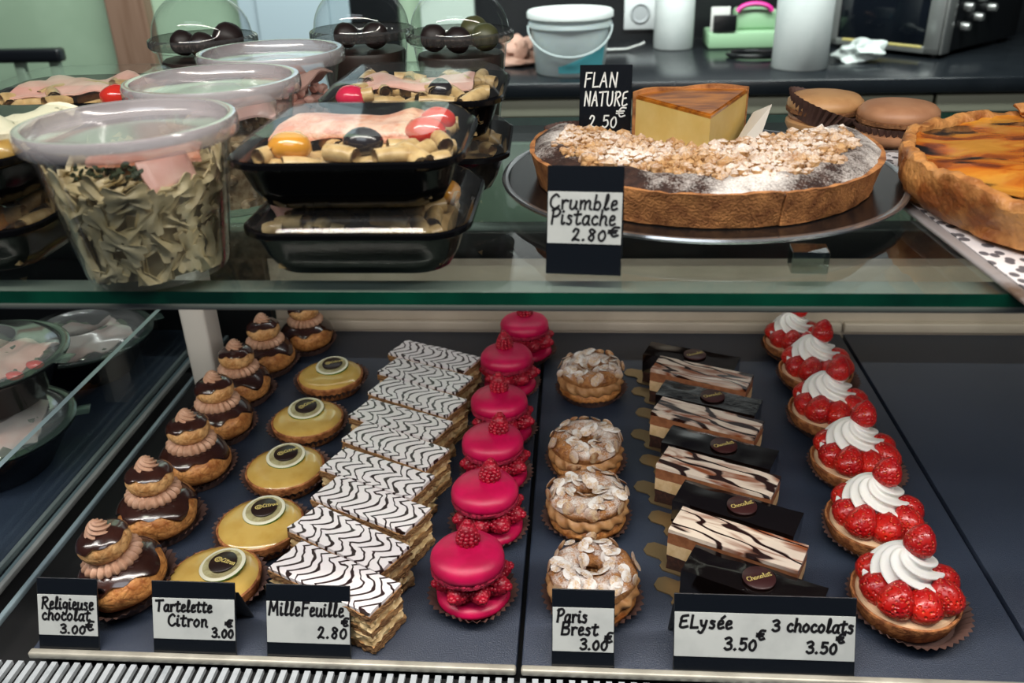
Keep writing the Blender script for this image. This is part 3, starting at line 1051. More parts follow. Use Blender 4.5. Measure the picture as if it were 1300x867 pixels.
A27 = rad(-26.5)
yb = lambda i: (0.555 if i == 0 else 0.552 + 0.0490 * i)
xb = lambda i: 0.1405 + (0.006, 0, 0.008, -0.003, 0.006, -0.001, 0.008, 0.006, 0.0)[i]
DW = 'dark chocolate bar with disc, '
d0 = make_dark(DW + 'front of the bar row, behind the double price card', (xb(0), yb(0), 0.0004), A27)
dup(d0, (xb(2), yb(2), 0.0004), A27 + rad(1), DW + 'between the first and second marbled bars from the front')
dup(d0, (xb(4), yb(4), 0.0004), A27 + rad(2), DW + 'between the second and third marbled bars from the front')
make_dark('dark chocolate bar with wrinkled shiny glaze, between the two rearmost marbled bars', (xb(6), yb(6), 0.0004), A27 + rad(3), True)
dup(d0, (xb(8), yb(8), 0.0004), A27 + rad(5), DW + 'at the dim back end of the bar row')
VW = 'white and brown marbled mousse bar, '
for k, lab in enumerate(('nearest the double price card', 'second marbled one from the front', 'second marbled one from the back', 'rearmost marbled one of the row')):
    make_marbled(VW + lab, (xb(2 * k + 1), yb(2 * k + 1), 0.0004), A27 + rad((0, 1, 1, 3)[k]), k)


# ------------------------------------------------------------------ strawberry tartlets
def make_straw(label, loc, rz):
    t = thing('strawberry_tartlet', label, 'tartlet', loc, rz, 'row of strawberry tartlets')
    pc = obj('paper_cup', pleated_cup(0.037, 0.0490, 0.013, 46, wav=0.004, seed=12, amp=0.0014), M['paper'], t)
    place(pc, (0.003, -0.003, 0))
    prof = [(0, 0.0015), (0.036, 0.0015), (0.0385, 0.004), (0.0435, 0.0185), (0.0432, 0.0205), (0.0415, 0.0208), (0.0398, 0.0185), (0.039, 0.016), (0, 0.016)]
    obj('crust', lathe(prof, 72, bumpy(0.0008, 110, 3)), M['crust'], t)
    obj('pastry_cream', lathe([(0.0395, 0.017), (0.038, 0.0195), (0.030, 0.021), (0.015, 0.0225), (0, 0.023)], 56, bumpy(0.0007, 80, 4)), M['cream2'], t)
    prof = [(0, 0.0), (0.0050, 0.0006), (0.0088, 0.0030), (0.0103, 0.0075), (0.0096, 0.0125), (0.0070, 0.0175), (0.0038, 0.0208), (0.0015, 0.0222), (0, 0.0226)]
    sb = None
    rng = random.Random(3)
    for k in range(8):
        a = 2 * PI * k / 8 + 0.15
        tilt = rad(rng.uniform(30, 60))
        R = 0.0362
        p = (R * math.cos(a), R * math.sin(a), 0.0205)
        rot = (Matrix.Rotation(a, 3, 'Z') @ Matrix.Rotation(-tilt, 3, 'Y') @ Matrix.Rotation(rng.uniform(0, 6), 3, 'Z')).to_euler()
        s = rng.uniform(1.25, 1.45)
        if sb is None:
            sb = place(obj('strawberry', lathe(prof, 28, bumpy(0.0004, 120, 2)), M['straw'], t), p, rot, s)
        else:
            clone(sb, t, p, rot, s)
    sw = obj('whipped_cream', swirl(0.0318, 0.036, 0.0, 8, 1.35, 0.15, 0.5, 34, 128), M['cream'], t)
    place(sw, (-0.002, 0.006, 0.0285), (rad(-3), rad(-6), 0.6))
    clone(sb, t, (0.0030, 0.0050, 0.0555), (rad(-10), rad(18), rad(20)), 1.25)
    return t


SW_ = 'strawberry tartlet with cream, '
s0 = make_straw(SW_ + 'front of its row beside the double price card', (0.274, 0.565, 0.0005), rad(0))
for x, y, rz, lab in [(0.277, 0.661, -6, 'second from the front of its row'), (0.286, 0.759, 7, 'third from the front of its row'),
                      (0.284, 0.855, -3, 'third from the back of its row'), (0.292, 0.948, 9, 'second from the back of its row'),
                      (0.284, 1.029, 16, 'rearmost of its row against the beige panel')]:
    dup(s0, (x, y, 0.0005), rad(rz), SW_ + lab, 0.9 if y > 1 else 1.0)

# ------------------------------------------------------------------ on the glass shelf
SZ = 0.3404
_ICO = {}


def ico(sub):
    if sub not in _ICO:
        b = bmesh.new()
        bmesh.ops.create_icosphere(b, subdivisions=sub, radius=1.0)
        b.verts.ensure_lookup_table()
        _ICO[sub] = ([v.co.copy() for v in b.verts], [[v.index for v in f.verts] for f in b.faces])
        b.free()
    return _ICO[sub]


def blob(bm, p, r, sub=1, rough=0.25, seed=0.0, sq=(1, 1, 1), R=None, mi=0):
    vs, fs = ico(sub)
    p = Vector(p)
    nv = []
    for v in vs:
        d = 1 + rough * noise.noise(v * 1.7 + Vector((seed, seed * 0.7, -seed)))
        q = Vector((v.x * sq[0], v.y * sq[1], v.z * sq[2])) * (r * d)
        nv.append(bm.verts.new(p + (R @ q if R else q)))
    for f in fs:
        bm.faces.new([nv[i] for i in f]).material_index = mi
    return bm


def rot3(rng, tilt=PI):
    return Euler((rng.uniform(-tilt, tilt), rng.uniform(-tilt, tilt), rng.uniform(-PI, PI))).to_matrix()


# --- crumble tart on its plate
M['plate'] = mat('black_plate', (16, 17, 19), 0.22)
M['silver'] = mat('silver_rim', (200, 202, 204), 0.22, metal=0.9)
TX, TY = 0.092, 0.650
plate = thing('cake_plate', 'round black plate with silver rim carrying the crumble tart', 'plate', (TX, TY, SZ))
obj('plate_body', lathe([(0, 0.0005), (0.085, 0.0005), (0.095, 0.004), (0.144, 0.0095), (0.1465, 0.011), (0.1465, 0.0125), (0.142, 0.0125), (0.128, 0.0105), (0, 0.0105)], 96), M['plate'], plate)
obj('silver_rim', lathe([(0.1455, 0.0095), (0.1485, 0.0105), (0.1490, 0.012), (0.1482, 0.0134), (0.1455, 0.0134), (0.1440, 0.0126)], 96), M['silver'], plate)

M['tart_crust'] = mat('baked_tart_crust', (196, 134, 78), 0.75, (132, 80, 42), 80, 0.38, 0.64, bs=600, bstr=0.7, bd=0.002)
M['dark_filling'] = sugar_mat('browned_pistachio_filling', (44, 28, 24), (64, 42, 34), 0.63, 0.90, 26)
M['crumble'] = sugar_mat('golden_crumble', (192, 152, 104), (156, 112, 68), 0.60, 0.86, 24)
tart = thing('crumble_tart', 'large cut pistachio crumble tart dusted with icing sugar on black plate', 'tart', (TX, TY, SZ + 0.0112))
A0, A1, GAP = rad(157), rad(376), rad(287)
TIP = Vector((-0.006, -0.036, 0))


def sector(rfn, zlo, zhi, a0, a1, n=40, seed=0):
    """A wedge between two cuts meeting at TIP, with wall radius rfn(t in 0..1 up the wall)."""
    bm = bmesh.new()
    steps = [0, 0.12, 0.5, 0.88, 1.0]
    cols = []
    for i in range(n + 1):
        a = a0 + (a1 - a0) * i / n
        col = []
        for t in steps:
            r = rfn(t) + 0.0012 * N3(math.cos(a), math.sin(a), t, 9, seed)
            col.append(bm.verts.new((r * math.cos(a), r * math.sin(a), zlo + (zhi - zlo) * t + (0.001 * N3(math.cos(a), math.sin(a), 0, 14, seed) if t > 0.8 else 0))))
        cols.append(col)
    tip = [bm.verts.new((TIP.x, TIP.y, zlo + (zhi - zlo) * t)) for t in steps]
    for i in range(n):
        for k in range(4):
            bm.faces.new((cols[i][k], cols[i + 1][k], cols[i + 1][k + 1], cols[i][k + 1]))
        bm.faces.new((cols[i][0], cols[i + 1][0], tip[0]))
        bm.faces.new((cols[i][4], cols[i + 1][4], tip[4]))
    for c in (cols[0], cols[-1]):
        for k in range(4):
            bm.faces.new((c[k], c[k + 1], tip[k + 1], tip[k]))
    return bm


bm = sector(lambda t: 0.1215 + 0.006 * t, 0.0, 0.0235, A0, GAP - 0.006, 44, 1)
merge(bm, sector(lambda t: 0.1225 + 0.006 * t, 0.0, 0.0230, GAP + 0.006, A1, 30, 2))
obj('crust', bm, M['tart_crust'], tart)
bm = bmesh.new()
n, kr = 120, 7
rows = []
for i in range(n + 1):
    a = A0 + 0.01 + (A1 - A0 - 0.02) * i / n
    e = Vector((math.cos(a), math.sin(a), 0))
    row = []
    for k in range(kr + 1):
        t = k / kr
        r = 0.088 + 0.0375 * t + 0.002 * N3(e.x, e.y, t, 5, 4)
        z = 0.0225 + 0.0070 * math.sin(PI * t) ** 0.7 + 0.0030 * N3(e.x * r * 60, e.y * r * 60, t, 1.0, 3) * math.sin(PI * t)
        z -= 0.004 * max(0, 1 - abs(a - GAP) / 0.02)
        row.append(bm.verts.new((r * e.x, r * e.y, z)))
    rows.append(row)
for i in range(n):
    for k in range(kr):
        bm.faces.new((rows[i][k], rows[i + 1][k], rows[i + 1][k + 1], rows[i][k + 1]))
obj('browned_filling', bm, M['dark_filling'], tart)
bm = bmesh.new()
rng = random.Random(11)


def in_tart(x, y, rmax):
    a = math.atan2(y, x) % (2 * PI)
    if a < rad(60):
        a += 2 * PI
    v = Vector((x, y, 0)) - TIP
    if math.hypot(x, y) > rmax:
        return False
    e0, e1 = Vector((math.cos(A0) * 0.125, math.sin(A0) * 0.125, 0)) - TIP, Vector((math.cos(A1) * 0.125, math.sin(A1) * 0.125, 0)) - TIP
    b = math.atan2(v.y, v.x) % (2 * PI)
    b0, b1 = math.atan2(e0.y, e0.x) % (2 * PI), math.atan2(e1.y, e1.x) % (2 * PI) + 2 * PI
    if b < PI / 2:
        b += 2 * PI
    return b0 + 0.02 < b < b1 - 0.02


cnt = 0
while cnt < 2700:
    x, y = rng.uniform(-0.12, 0.12), rng.uniform(-0.12, 0.06)
    rm = 0.1085 + 0.014 * N3(x, y, 0, 40, 2)
    if not in_tart(x, y, rm):
        continue
    r = rng.uniform(0.0013, 0.0034) if cnt % 7 else rng.uniform(0.0034, 0.0055)
    blob(bm, (x, y, 0.0245 + rng.uniform(0, 0.0055) + r * 0.2), r, 1, 0.55, rng.uniform(0, 50))
    cnt += 1
cr = obj('crumble_topping', bm, M['crumble'], tart, False)
cr['kind'] = 'stuff'

# --- flan slice, its card and its sign
M['flan'] = mat('flan_custard', (228, 196, 122), 0.45, (220, 184, 104), 30, sss=0.12)
M['flan_top'] = mat('browned_flan_skin', (196, 122, 40), 0.28, (116, 58, 18), 38, 0.4, 0.66, coat=0.3, stretch=(1, 3, 1))
M['whitecard'] = mat('white_card', (206, 200, 190), 0.6)
fl = thing('flan_slice', 'tall wedge of yellow custard flan with browned top behind the crumble', 'flan', (0.098, 0.652, SZ + 0.0125), 0)
tipv, lb, rb_ = Vector((0, 0)), Vector((-0.050, 0.074)), Vector((0.042, 0.092))


def wedge(z0, z1, grow=0.0, lean=0.0):
    out = [tipv + Vector((0.0, -grow))]
    for k in range(9):
        t = k / 8
        p = lb.lerp(rb_, t) + Vector((-0.006, 0.013)) * math.sin(PI * t)
        out.append(p + Vector((grow * (2 * t - 1), grow)))
    return [[(p.x + lean * 0.4, p.y + lean * 0.2, z0) for p in out], [(p.x + lean, p.y, z1) for p in out]]


obj('custard', loft(wedge(0.002, 0.040, 0, 0.0), True, True), M['flan'], fl)
W2 = wedge(0.0398, 0.0430, 0.0003)
bm = loft(W2, True, True)
bmesh.ops.bevel(bm, geom=[e for e in bm.edges if abs(e.verts[0].co.z - 0.043) < 1e-5 and abs(e.verts[1].co.z - 0.043) < 1e-5], offset=0.0012, segments=2, affect='EDGES')
obj('browned_top', bm, M['flan_top'], fl)
outer = []
for k in range(9):
    t = k / 8
    outer.append(lb.lerp(rb_, t) + Vector((-0.006, 0.013)) * math.sin(PI * t))
bm = bmesh.new()
ctr = Vector((0, 0.03))
o2 = [p + (p - ctr).normalized() * 0.0035 for p in outer]
seq = [(p.x, p.y) for p in outer] + [(p.x, p.y) for p in reversed(o2)]
obj('crust', loft([[(x, y, 0.0) for x, y in seq], [(x, y, 0.0455 + 0.0012 * math.sin(i * 1.3)) for i, (x, y) in enumerate(seq)]], True, True), M['tart_crust'], fl, False)
bm = loft([[(x, y, 0.0003) for x, y in ((0, -0.006), (0.046, 0.10), (-0.058, 0.082))], [(x, y, 0.0010) for x, y in ((0, -0.006), (0.05, 0.10), (-0.058, 0.082))]], True, True)
for L0 in ([(0.010, 0.006, 0.001), (0.038, 0.026, 0.001), (0.060, 0.078, 0.034), (0.047, 0.086, 0.026)],
           [(-0.012, 0.006, 0.001), (-0.060, 0.070, 0.001), (-0.074, 0.070, 0.013), (-0.030, 0.006, 0.006)]):
    merge(bm, loft([L0, [(x + 0.0005, y + 0.0005, z + 0.0008) for x, y, z in L0]], True, True))
sl = obj('card_sleeve', bm, M['whitecard'], None, False)
sl.location = (0.098, 0.652, SZ + 0.0110)
tag(sl, 'white folded card sleeve under the flan slice', 'card')
price_card('small black chalk card reading FLAN NATURE 2.50', (0.0235, 0.748, SZ + 0.0112), 0.044, 0.064, 10,
           [('FLAN', 0.10, 0.72, 0.72, 0.18), ('NATURE', 0.10, 0.92, 0.48, 0.18), ('2 50', 0.2, 0.72, 0.20, 0.19), ('€', 0.72, 0.90, 0.34, 0.14)], rad(-3), chalk=True, pen=0.0013)
price_card('price card reading Crumble Pistache 2.80 before the tart plate', (0.004, 0.478, SZ + 0.0004), 0.0445, 0.0635, 14,
           [('Crumble', 0.05, 0.92, 0.61, 0.13), ('Pistache', 0.07, 0.90, 0.47, 0.135), ('2.80', 0.35, 0.78, 0.325, 0.13), ('€', 0.82, 0.96, 0.37, 0.10)], rad(-5), 0.235, 0.29, pen=0.0013)
pc = obj('paper_cup', pleated_cup(0.026, 0.034, 0.014, 34, wav=0.002, seed=3), M['paper'], None)
place(pc, (-0.004, 0.755, SZ + 0.0125), (rad(0), rad(0), 0.4), 0.72)
tag(pc, 'empty dark brown paper cup on the plate rim behind the crumble', 'paper cup')

# --- two brown macarons
M['coffee'] = mat('coffee_macaron', (198, 152, 104), 0.5, (182, 136, 90), 40)
M['milkmac'] = mat('milk_chocolate_macaron', (178, 130, 96), 0.5, (164, 116, 84), 40)
M['coffeefoot'] = mat('brown_macaron_foot', (138, 94, 58), 0.8, (110, 70, 40), 300, bs=900, bstr=0.8)
for lab, p, mm, tilt in (('tan coffee macaron with paper cup slipped sideways, behind the crumble tart', (0.226, 0.822, SZ), M['coffee'], 0),
                         ('brown chocolate macaron wedged between the crumble and flan tarts', (0.277, 0.778, SZ), M['milkmac'], 0)):
    t = thing('brown_macaron', lab, 'macaron', p, 0, None)
    obj('lower_shell', lathe([(0, 0.001), (0.024, 0.001), (0.031, 0.004), (0.0335, 0.009), (0.0335, 0.012), (0.030, 0.0135), (0, 0.0135)], 56, bumpy(0.0005, 90, 2)), mm, t)
    obj('filling', lathe([(0, 0.013), (0.030, 0.013), (0.0315, 0.016), (0.030, 0.0195), (0, 0.0195)], 56, bumpy(0.0012, 200, 2)), M['choc_cream'], t)
    obj('macaron_foot', lathe([(0, 0.019), (0.031, 0.019), (0.0338, 0.0205), (0.0338, 0.0235), (0.031, 0.0245), (0, 0.0245)], 80, bumpy(0.0014, 420, 6)), M['coffeefoot'], t)
    obj('upper_shell', lathe([(0.0325, 0.0235), (0.0338, 0.0255), (0.0330, 0.0300), (0.0285, 0.0345), (0.020, 0.0365), (0.010, 0.0372), (0, 0.0374)], 56, bumpy(0.0004, 60, 9)), mm, t)
    c = obj('paper_cup', pleated_cup(0.027, 0.0375, 0.020, 36, amp=0.0018), M['paper'], t)
    place(c, (-0.006, -0.005, 0.010) if mm == M['coffee'] else (0, 0, 0), (rad(4), rad(19), 0) if mm == M['coffee'] else (0, 0, 0), 0.95)

# --- big apricot flan tart on its doily and board
M['flan_crust'] = mat('blistered_pie_crust', (204, 144, 82), 0.5, (136, 76, 32), 32, 0.40, 0.60, bs=90, bstr=0.8, bd=0.005, coat=0.15)


def flan_top_mat():
    t = NT('caramelised_flan_top')
    v = t.coord('Object', (1, 1.7, 1))
    n1 = t.noise(v, 22, 3, 0.5, 0.6)
    n2 = t.noise(t.coord('Object', (1, 1.9, 1), (0.33, 0.12, 0)), 17, 2, 0.4, 0.3)
    col = t.mix(t.ramp(n1, 0.40, 0.56), lin((224, 154, 52)), lin((202, 104, 20)))
    col = t.mix(t.ramp(n1, 0.53, 0.65), col, lin((120, 52, 16)))
    col = t.mix(t.ramp(n2, 0.545, 0.60), col, lin((24, 13, 10)))
    return t.bsdf(col, 0.2, 0, 0.6, 0.5, 0.05, n1, 0.3, 0.005)


def doily_mat():
    t = NT('lace_paper_doily')
    v = t.coord('Object', (1, 0.75, 1))
    d = t.voronoi(v, 120, 'F1', 'Distance', True)
    big = t.noise(v, 28, 1)
    hole = t.math('MULTIPLY', t.ramp(d, 0.34, 0.30), t.ramp(big, 0.40, 0.44))
    col = t.mix(hole, lin((226, 222, 224)), lin((92, 90, 96)))
    return t.bsdf(col, 0.6)


M['flan_top2'] = flan_top_mat()
FX, FY, FR = 0.374, 0.590, 0.148
b = obj('cake_board', bevel_box((-0.150, -0.148, 0.0), (0.15, 0.16, 0.0030), 0.0012), [mat('silver_cake_board', (176, 170, 170), 0.35, (120, 100, 86), 18, 0.55, 0.7, metal=0.4)], None)
place(b, (0.377, 0.594, SZ), (0, 0, rad(4)))
tag(b, 'silver rectangular cake board overhanging the shelf edge under the flan tart', 'cake board')
bm = loft([[(x, y, z) for x, y in rrect(0.290, 0.296, 0.004, 2)] for z in (0, 0.0006)], True, True)
d = obj('paper_doily', bm, [doily_mat()], None, False)
place(d, (0.379, 0.595, SZ + 0.0033), (0, 0, rad(4)))
tag(d, 'white lace paper doily with petal holes under the flan tart', 'doily')
ft = thing('flan_tart', 'large caramelised orange flan tart with a blistered thick crust', 'tart', (FX, FY, SZ + 0.0045))


def wavy(seed, amp):
    def fn(a, r, z, k):
        c, s = math.cos(a), math.sin(a)
        d = amp * N3(c, s, z * 20, 3.5, seed) + amp * 0.55 * N3(c, s, z * 25, 10, seed) + amp * 0.25 * N3(c, s, z * 25, 26, seed)
        up = 0.005 * N3(c, s, 0, 4.0, seed + 2) + 0.004 * N3(c, s, 0, 13, seed) if z > 0.027 else 0
        return r + d, z + up
    return fn


obj('crust', lathe([(0, 0.0008), (0.136, 0.0008), (0.1430, 0.003), (0.146, 0.010), (0.1475, 0.016), (0.1485, 0.022), (0.1500, 0.029), (0.1495, 0.0335), (0.146, 0.0350), (0.142, 0.0335), (0.140, 0.029), (0.139, 0.024)], 180, wavy(3, 0.0050)), M['flan_crust'], ft)


def sag(a, r, z, k):
    x, y = r * math.cos(a), r * math.sin(a)
    return r, z + 0.0035 * N3(x, y, 0, 22, 5) + 0.0016 * N3(x, y, 0, 60, 6)


obj('caramelised_top', lathe([(0.1425, 0.0310), (0.139, 0.0295), (0.130, 0.0285), (0.115, 0.029), (0.095, 0.030), (0.07, 0.030), (0.045, 0.0295), (0.02, 0.029), (0, 0.029)], 100, sag), M['flan_top2'], ft)
bm = slab(0.034, 0.012, 0, 0.004, 0.003, 150, 4, 8, 4, 2, 0.003)
k_ = obj('crust_flake', bm, M['flan_crust'], ft)
place(k_, (-0.005, 0.142, 0.035), (rad(25), rad(-8), rad(10)))

# --- clear glass foot
M['cube'] = clear('clear_acrylic', (0.80, 0.88, 0.85), 1.6, 0.03, 0.08)
g = obj('glass_block', bevel_box((-0.0105, -0.008, 0), (0.0105, 0.008, 0.0135), 0.0008), [M['cube']], None, False)
place(g, (0.1365, 0.488, SZ), (0, 0, rad(-4)))
tag(g, 'small clear glass block on the shelf edge below the crumble tart', 'glass block')

# ------------------------------------------------------------------ salad boxes, tubs and bowls
M['penne'] = mat('penne_pasta', (206, 176, 124), 0.4, (180, 148, 96), 120, coat=0.2)
M['farfalle'] = mat('farfalle_pasta', (222, 208, 166), 0.45, (204, 188, 142), 90)
M['salmon'] = mat('cooked_salmon', (218, 138, 104), 0.45, (240, 192, 166), 70, 0.42, 0.62, bs=130, bstr=0.9, bd=0.004, coat=0.2)
M['ham'] = mat('pale_ham', (214, 160, 146), 0.4, (226, 186, 172), 25)
M['ham2'] = mat('white_ham', (206, 190, 184), 0.35, (214, 170, 160), 18, 0.45, 0.7, coat=0.3)
M['tomato'] = mat('red_tomato', (206, 36, 18), 0.15, coat=0.5)
M['ytomato'] = mat('yellow_tomato', (214, 146, 40), 0.18, coat=0.5)
M['radish'] = mat('pink_radish', (206, 30, 70), 0.2, coat=0.4)
M['olive'] = mat('black_olive', (24, 20, 26), 0.2, coat=0.4)
M['potato'] = mat('olive_oil_potato', (150, 112, 46), 0.3, (176, 140, 70), 60, coat=0.3)
M['cheese'] = mat('white_cheese_with_herbs', (226, 218, 190), 0.55, (120, 110, 80), 160, 0.62, 0.72, bs=140, bstr=0.5)
M['herb'] = mat('chopped_herbs', (48, 62, 36), 0.6)
M['greens'] = mat('salad_leaf', (70, 92, 50), 0.5, (40, 60, 30), 40)
M['rice'] = mat('pale_diced_salad', (196, 176, 140), 0.5, (150, 126, 92), 200)
M['truffle'] = mat('dark_cocoa_ball', (36, 22, 20), 0.5)
M['grape'] = mat('olive_green_ball', (84, 84, 52), 0.4)
BW_, BD, BH = 0.138, 0.130, 0.029


def salad_box(label, loc, rz=0.0):
    t = thing('salad_box', label, 'food container', loc, rz, 'black salad boxes with clear lids')
    L = lambda w, d, r, z: [(x, y, z) for x, y in rrect(w, d, r, 7)]
    bm = loft([L(0.100, 0.094, 0.018, 0.0), L(0.108, 0.101, 0.021, 0.0015), L(0.118, 0.111, 0.022, 0.011), L(0.119, 0.112, 0.022, 0.0125), L(0.127, 0.120, 0.023, 0.024),
               L(BW_ - 0.006, BD - 0.006, 0.024, 0.0270), L(BW_, BD, 0.026, 0.0275), L(BW_, BD, 0.026, 0.0305), L(BW_ - 0.003, BD - 0.003, 0.025, 0.0315), L(BW_ - 0.008, BD - 0.008, 0.023, 0.030),
               L(0.124, 0.117, 0.022, 0.0235), L(0.115, 0.108, 0.021, 0.011), L(0.100, 0.094, 0.018, 0.0030)], True, True)
    obj('tray', bm, M['blackgloss'], t)
    bm = loft([L(BW_ - 0.0045, BD - 0.0045, 0.0245, 0.0318), L(BW_ - 0.008, BD - 0.008, 0.023, 0.0335), L(BW_ - 0.018, BD - 0.018, 0.021, 0.0385), L(BW_ - 0.030, BD - 0.030, 0.018, 0.0415), L(BW_ - 0.036, BD - 0.036, 0.015, 0.0418)], False, True)
    obj('lid', bm, M['clear'], t)
    return t


def pasta_bed(name, label, loc, seed, n=34, m='penne', w=0.112, d=0.104, z0=0.011, z1=0.034, y0=-1.0, y1=1.0):
    rng = random.Random(seed)
    n = int(n * 1.5)
    bm = slab(w * 0.88, d * 0.92, 0.004, z0 + 0.006, 0.002, 60, seed, 12, 12, 2, 0.004)
    for k in range(n):
        p = Vector((rng.uniform(-0.47, 0.47) * w, rng.uniform(0.5 * y0 + 0.04, 0.5 * y1 - 0.04) * d, rng.uniform(z0 + 0.006, z1 - 0.004)))
        a = rng.uniform(0, PI)
        t = rng.uniform(-0.25, 0.25)
        u = Vector((math.cos(a), math.sin(a), t)).normalized() * rng.uniform(0.009, 0.013)
        for e in (1, -1):
            q = p + u * e
            if abs(q.x) > w * 0.5 or abs(q.y) > d * 0.5:
                u = u * 0.55
        b2 = tube([p - u, p - u * 0.3 + Vector((0, 0, 0.0008)), p + u * 0.3 + Vector((0, 0, 0.0008)), p + u], 0.0052, 10, None, False, False)
        b3 = tube([p - u * 1.0, p + u * 1.0], 0.0036, 10, None, False, False)
        merge(bm, b2)
        merge(bm, b3)
    o = obj(name, bm, M[m], None)
    o.location = loc
    return tag(o, label, 'pasta', None, 'stuff')


def ball(name, label, cat, p, r, m, sq=(1, 1, 1), group=None):
    o = obj(name, blob(bmesh.new(), (0, 0, 0), r, 3, 0.06, r * 999, sq), M[m], None)
    o.location = p
    return tag(o, label, cat, group)


def slice_sheet(name, label, cat, p, w, d, m, seed=0, th=0.003, wave=0.004, rz=0.0, tilt=(0, 0)):
    bm = bmesh.new()
    nx, ny = 18, 12
    g = [[None] * (ny + 1) for _ in range(nx + 1)], [[None] * (ny + 1) for _ in range(nx + 1)]
    for i in range(nx + 1):
        for j in range(ny + 1):
            x, y = w * (i / nx - 0.5), d * (j / ny - 0.5)
            k = 1 + 0.08 * N3(x, y, 0, 40, seed + 4)
            z = wave * N3(x, y, 0, 38, seed)
            e = min(i, nx - i) / nx + min(j, ny - j) / ny
            hh = th * min(1.0, 0.4 + 6 * min(min(i, nx - i) / nx, min(j, ny - j) / ny))
            g[0][i][j] = bm.verts.new((x * k, y * k, z + hh))
            g[1][i][j] = bm.verts.new((x * k, y * k, z))
    for i in range(nx):
        for j in range(ny):
            for G in g:
                bm.faces.new((G[i][j], G[i + 1][j], G[i + 1][j + 1], G[i][j + 1]))
    for i in range(nx):
        for j in (0, ny):
            bm.faces.new((g[0][i][j], g[0][i + 1][j], g[1][i + 1][j], g[1][i][j]))
    for j in range(ny):
        for i in (0, nx):
            bm.faces.new((g[0][i][j], g[0][i][j + 1], g[1][i][j + 1], g[1][i][j]))
    o = obj(name, bm, M[m], None)
    place(o, p, (tilt[0], tilt[1], rz))
    return tag(o, label, cat)


H2 = SZ + 0.0421
# front stack beside the crumble card
F1, F2 = (-0.131, 0.528, SZ), (-0.133, 0.526, H2)
salad_box('lower black salad box of the front pair beside the Crumble Pistache card', F1, 0)
dupx = salad_box('upper black salad box with salmon and tomatoes, atop the front pair', F2, rad(1))
pasta_bed('penne_pasta', 'penne pasta inside the lower front salad box', F1, 3, 30)
pasta_bed('penne_pasta', 'penne pasta below the salmon in the upper front salad box', F2, 4, 34)
P = lambda b, x, y, z: (b[0] + x, b[1] + y, b[2] + z)
slice_sheet('salmon_fillet', 'pink salmon fillet under the lid of the upper front salad box', 'fish', P(F2, -0.010, 0.022, 0.0280), 0.092, 0.046, 'salmon', 2, 0.009, 0.0045)
ball('cherry_tomato', 'yellow cherry tomato in the upper front salad box', 'tomato', P(F2, -0.036, -0.028, 0.0315), 0.0105, 'ytomato', (1.25, 1, 0.85))
ball('cherry_tomato', 'red cherry tomato at the rear of the upper front salad box', 'tomato', P(F2, 0.043, 0.034, 0.032), 0.0098, 'tomato', (1.2, 0.9, 0.9))
ball('cherry_tomato', 'red cherry tomato mid right in the upper front salad box', 'tomato', P(F2, 0.040, 0.004, 0.032), 0.0105, 'tomato', (1.25, 0.9, 0.85))
ball('black_olive', 'black olive before the salmon in the upper front salad box', 'olive', P(F2, 0.006, -0.020, 0.032), 0.0095, 'olive', (1.3, 1, 0.9))
ball('cherry_tomato', 'yellow cherry tomato in the lower front salad box', 'tomato', P(F1, 0.046, 0.022, 0.029), 0.0100, 'ytomato', (0.9, 1.3, 0.8))
slice_sheet('ham_slice', 'pale ham strip in the lower front salad box', 'ham', P(F1, -0.045, -0.010, 0.027), 0.03, 0.05, 'ham', 5, 0.003, 0.004, 0.5)

# second stack behind it
G1, G2 = (-0.121, 0.686, SZ), (-0.123, 0.684, H2)
salad_box('lower black salad box of the rear pair by the dessert cups', G1, rad(2))
salad_box('upper black salad box with ham, radish and olive, atop the rear pair', G2, rad(1))
pasta_bed('penne_pasta', 'penne pasta inside the lower rear salad box', G1, 5, 26)
pasta_bed('penne_pasta', 'penne pasta around the ham in the upper rear salad box', G2, 6, 34)
slice_sheet('ham_slice', 'broad ham slice across the upper rear salad box', 'ham', P(G2, -0.004, 0.018, 0.0300), 0.090, 0.058, 'ham', 7, 0.003, 0.008)
ball('radish', 'round pink radish in the upper rear salad box', 'radish', P(G2, -0.045, -0.036, 0.030), 0.0105, 'radish', (1.1, 1, 0.85))
ball('black_olive', 'black olive in the upper rear salad box', 'olive', P(G2, 0.020, -0.022, 0.031), 0.0095, 'olive')

# stack at the far left
K1, K2 = (-0.397, 0.532, SZ), (-0.397, 0.530, H2)
salad_box('lower black salad box of the pair partly hidden by the clear tub', K1, 0)
salad_box('upper black salad box with herbed cheese, behind the clear pasta tub', K2, 0)
pasta_bed('penne_pasta', 'penne pasta inside the lower salad box beside the clear tub', K1, 8, 26)
bm = slab(0.112, 0.060, 0.008, 0.036, 0.005, 60, 3, 16, 12, 4, 0.010)
o = obj('herbed_cheese', bm, M['cheese'], None)
o.location = P(K2, 0, 0.022, 0)
tag(o, 'white crumbled herbed cheese in the upper box behind the clear tub', 'cheese')
for k, (x, y, r, sq) in enumerate(((0.005, -0.032, 0.0125, (1.3, 1, 0.9)), (0.032, -0.036, 0.0105, (1.2, 1, 1)), (-0.024, -0.034, 0.011, (1, 1.1, 0.9)), (0.044, -0.020, 0.009, (1, 1.2, 0.9)))):
    ball('potato_piece', 'oily golden potato piece before the herbed cheese', 'potato', P(K2, x, y, 0.0265), r, 'potato', sq, 'golden potato pieces')
ball('cherry_tomato', 'yellow tomato in the lower box behind the clear tub', 'tomato', P(K1, 0.022, -0.030, 0.029), 0.0125, 'ytomato', (1.3, 1, 0.8))
J2 = (-0.400, 0.694, H2)
salad_box('black salad box with folded ham by the pale green wall', J2, rad(4))
salad_box('black salad box under the folded ham box by the round tubs', (J2[0], J2[1], SZ), rad(2))
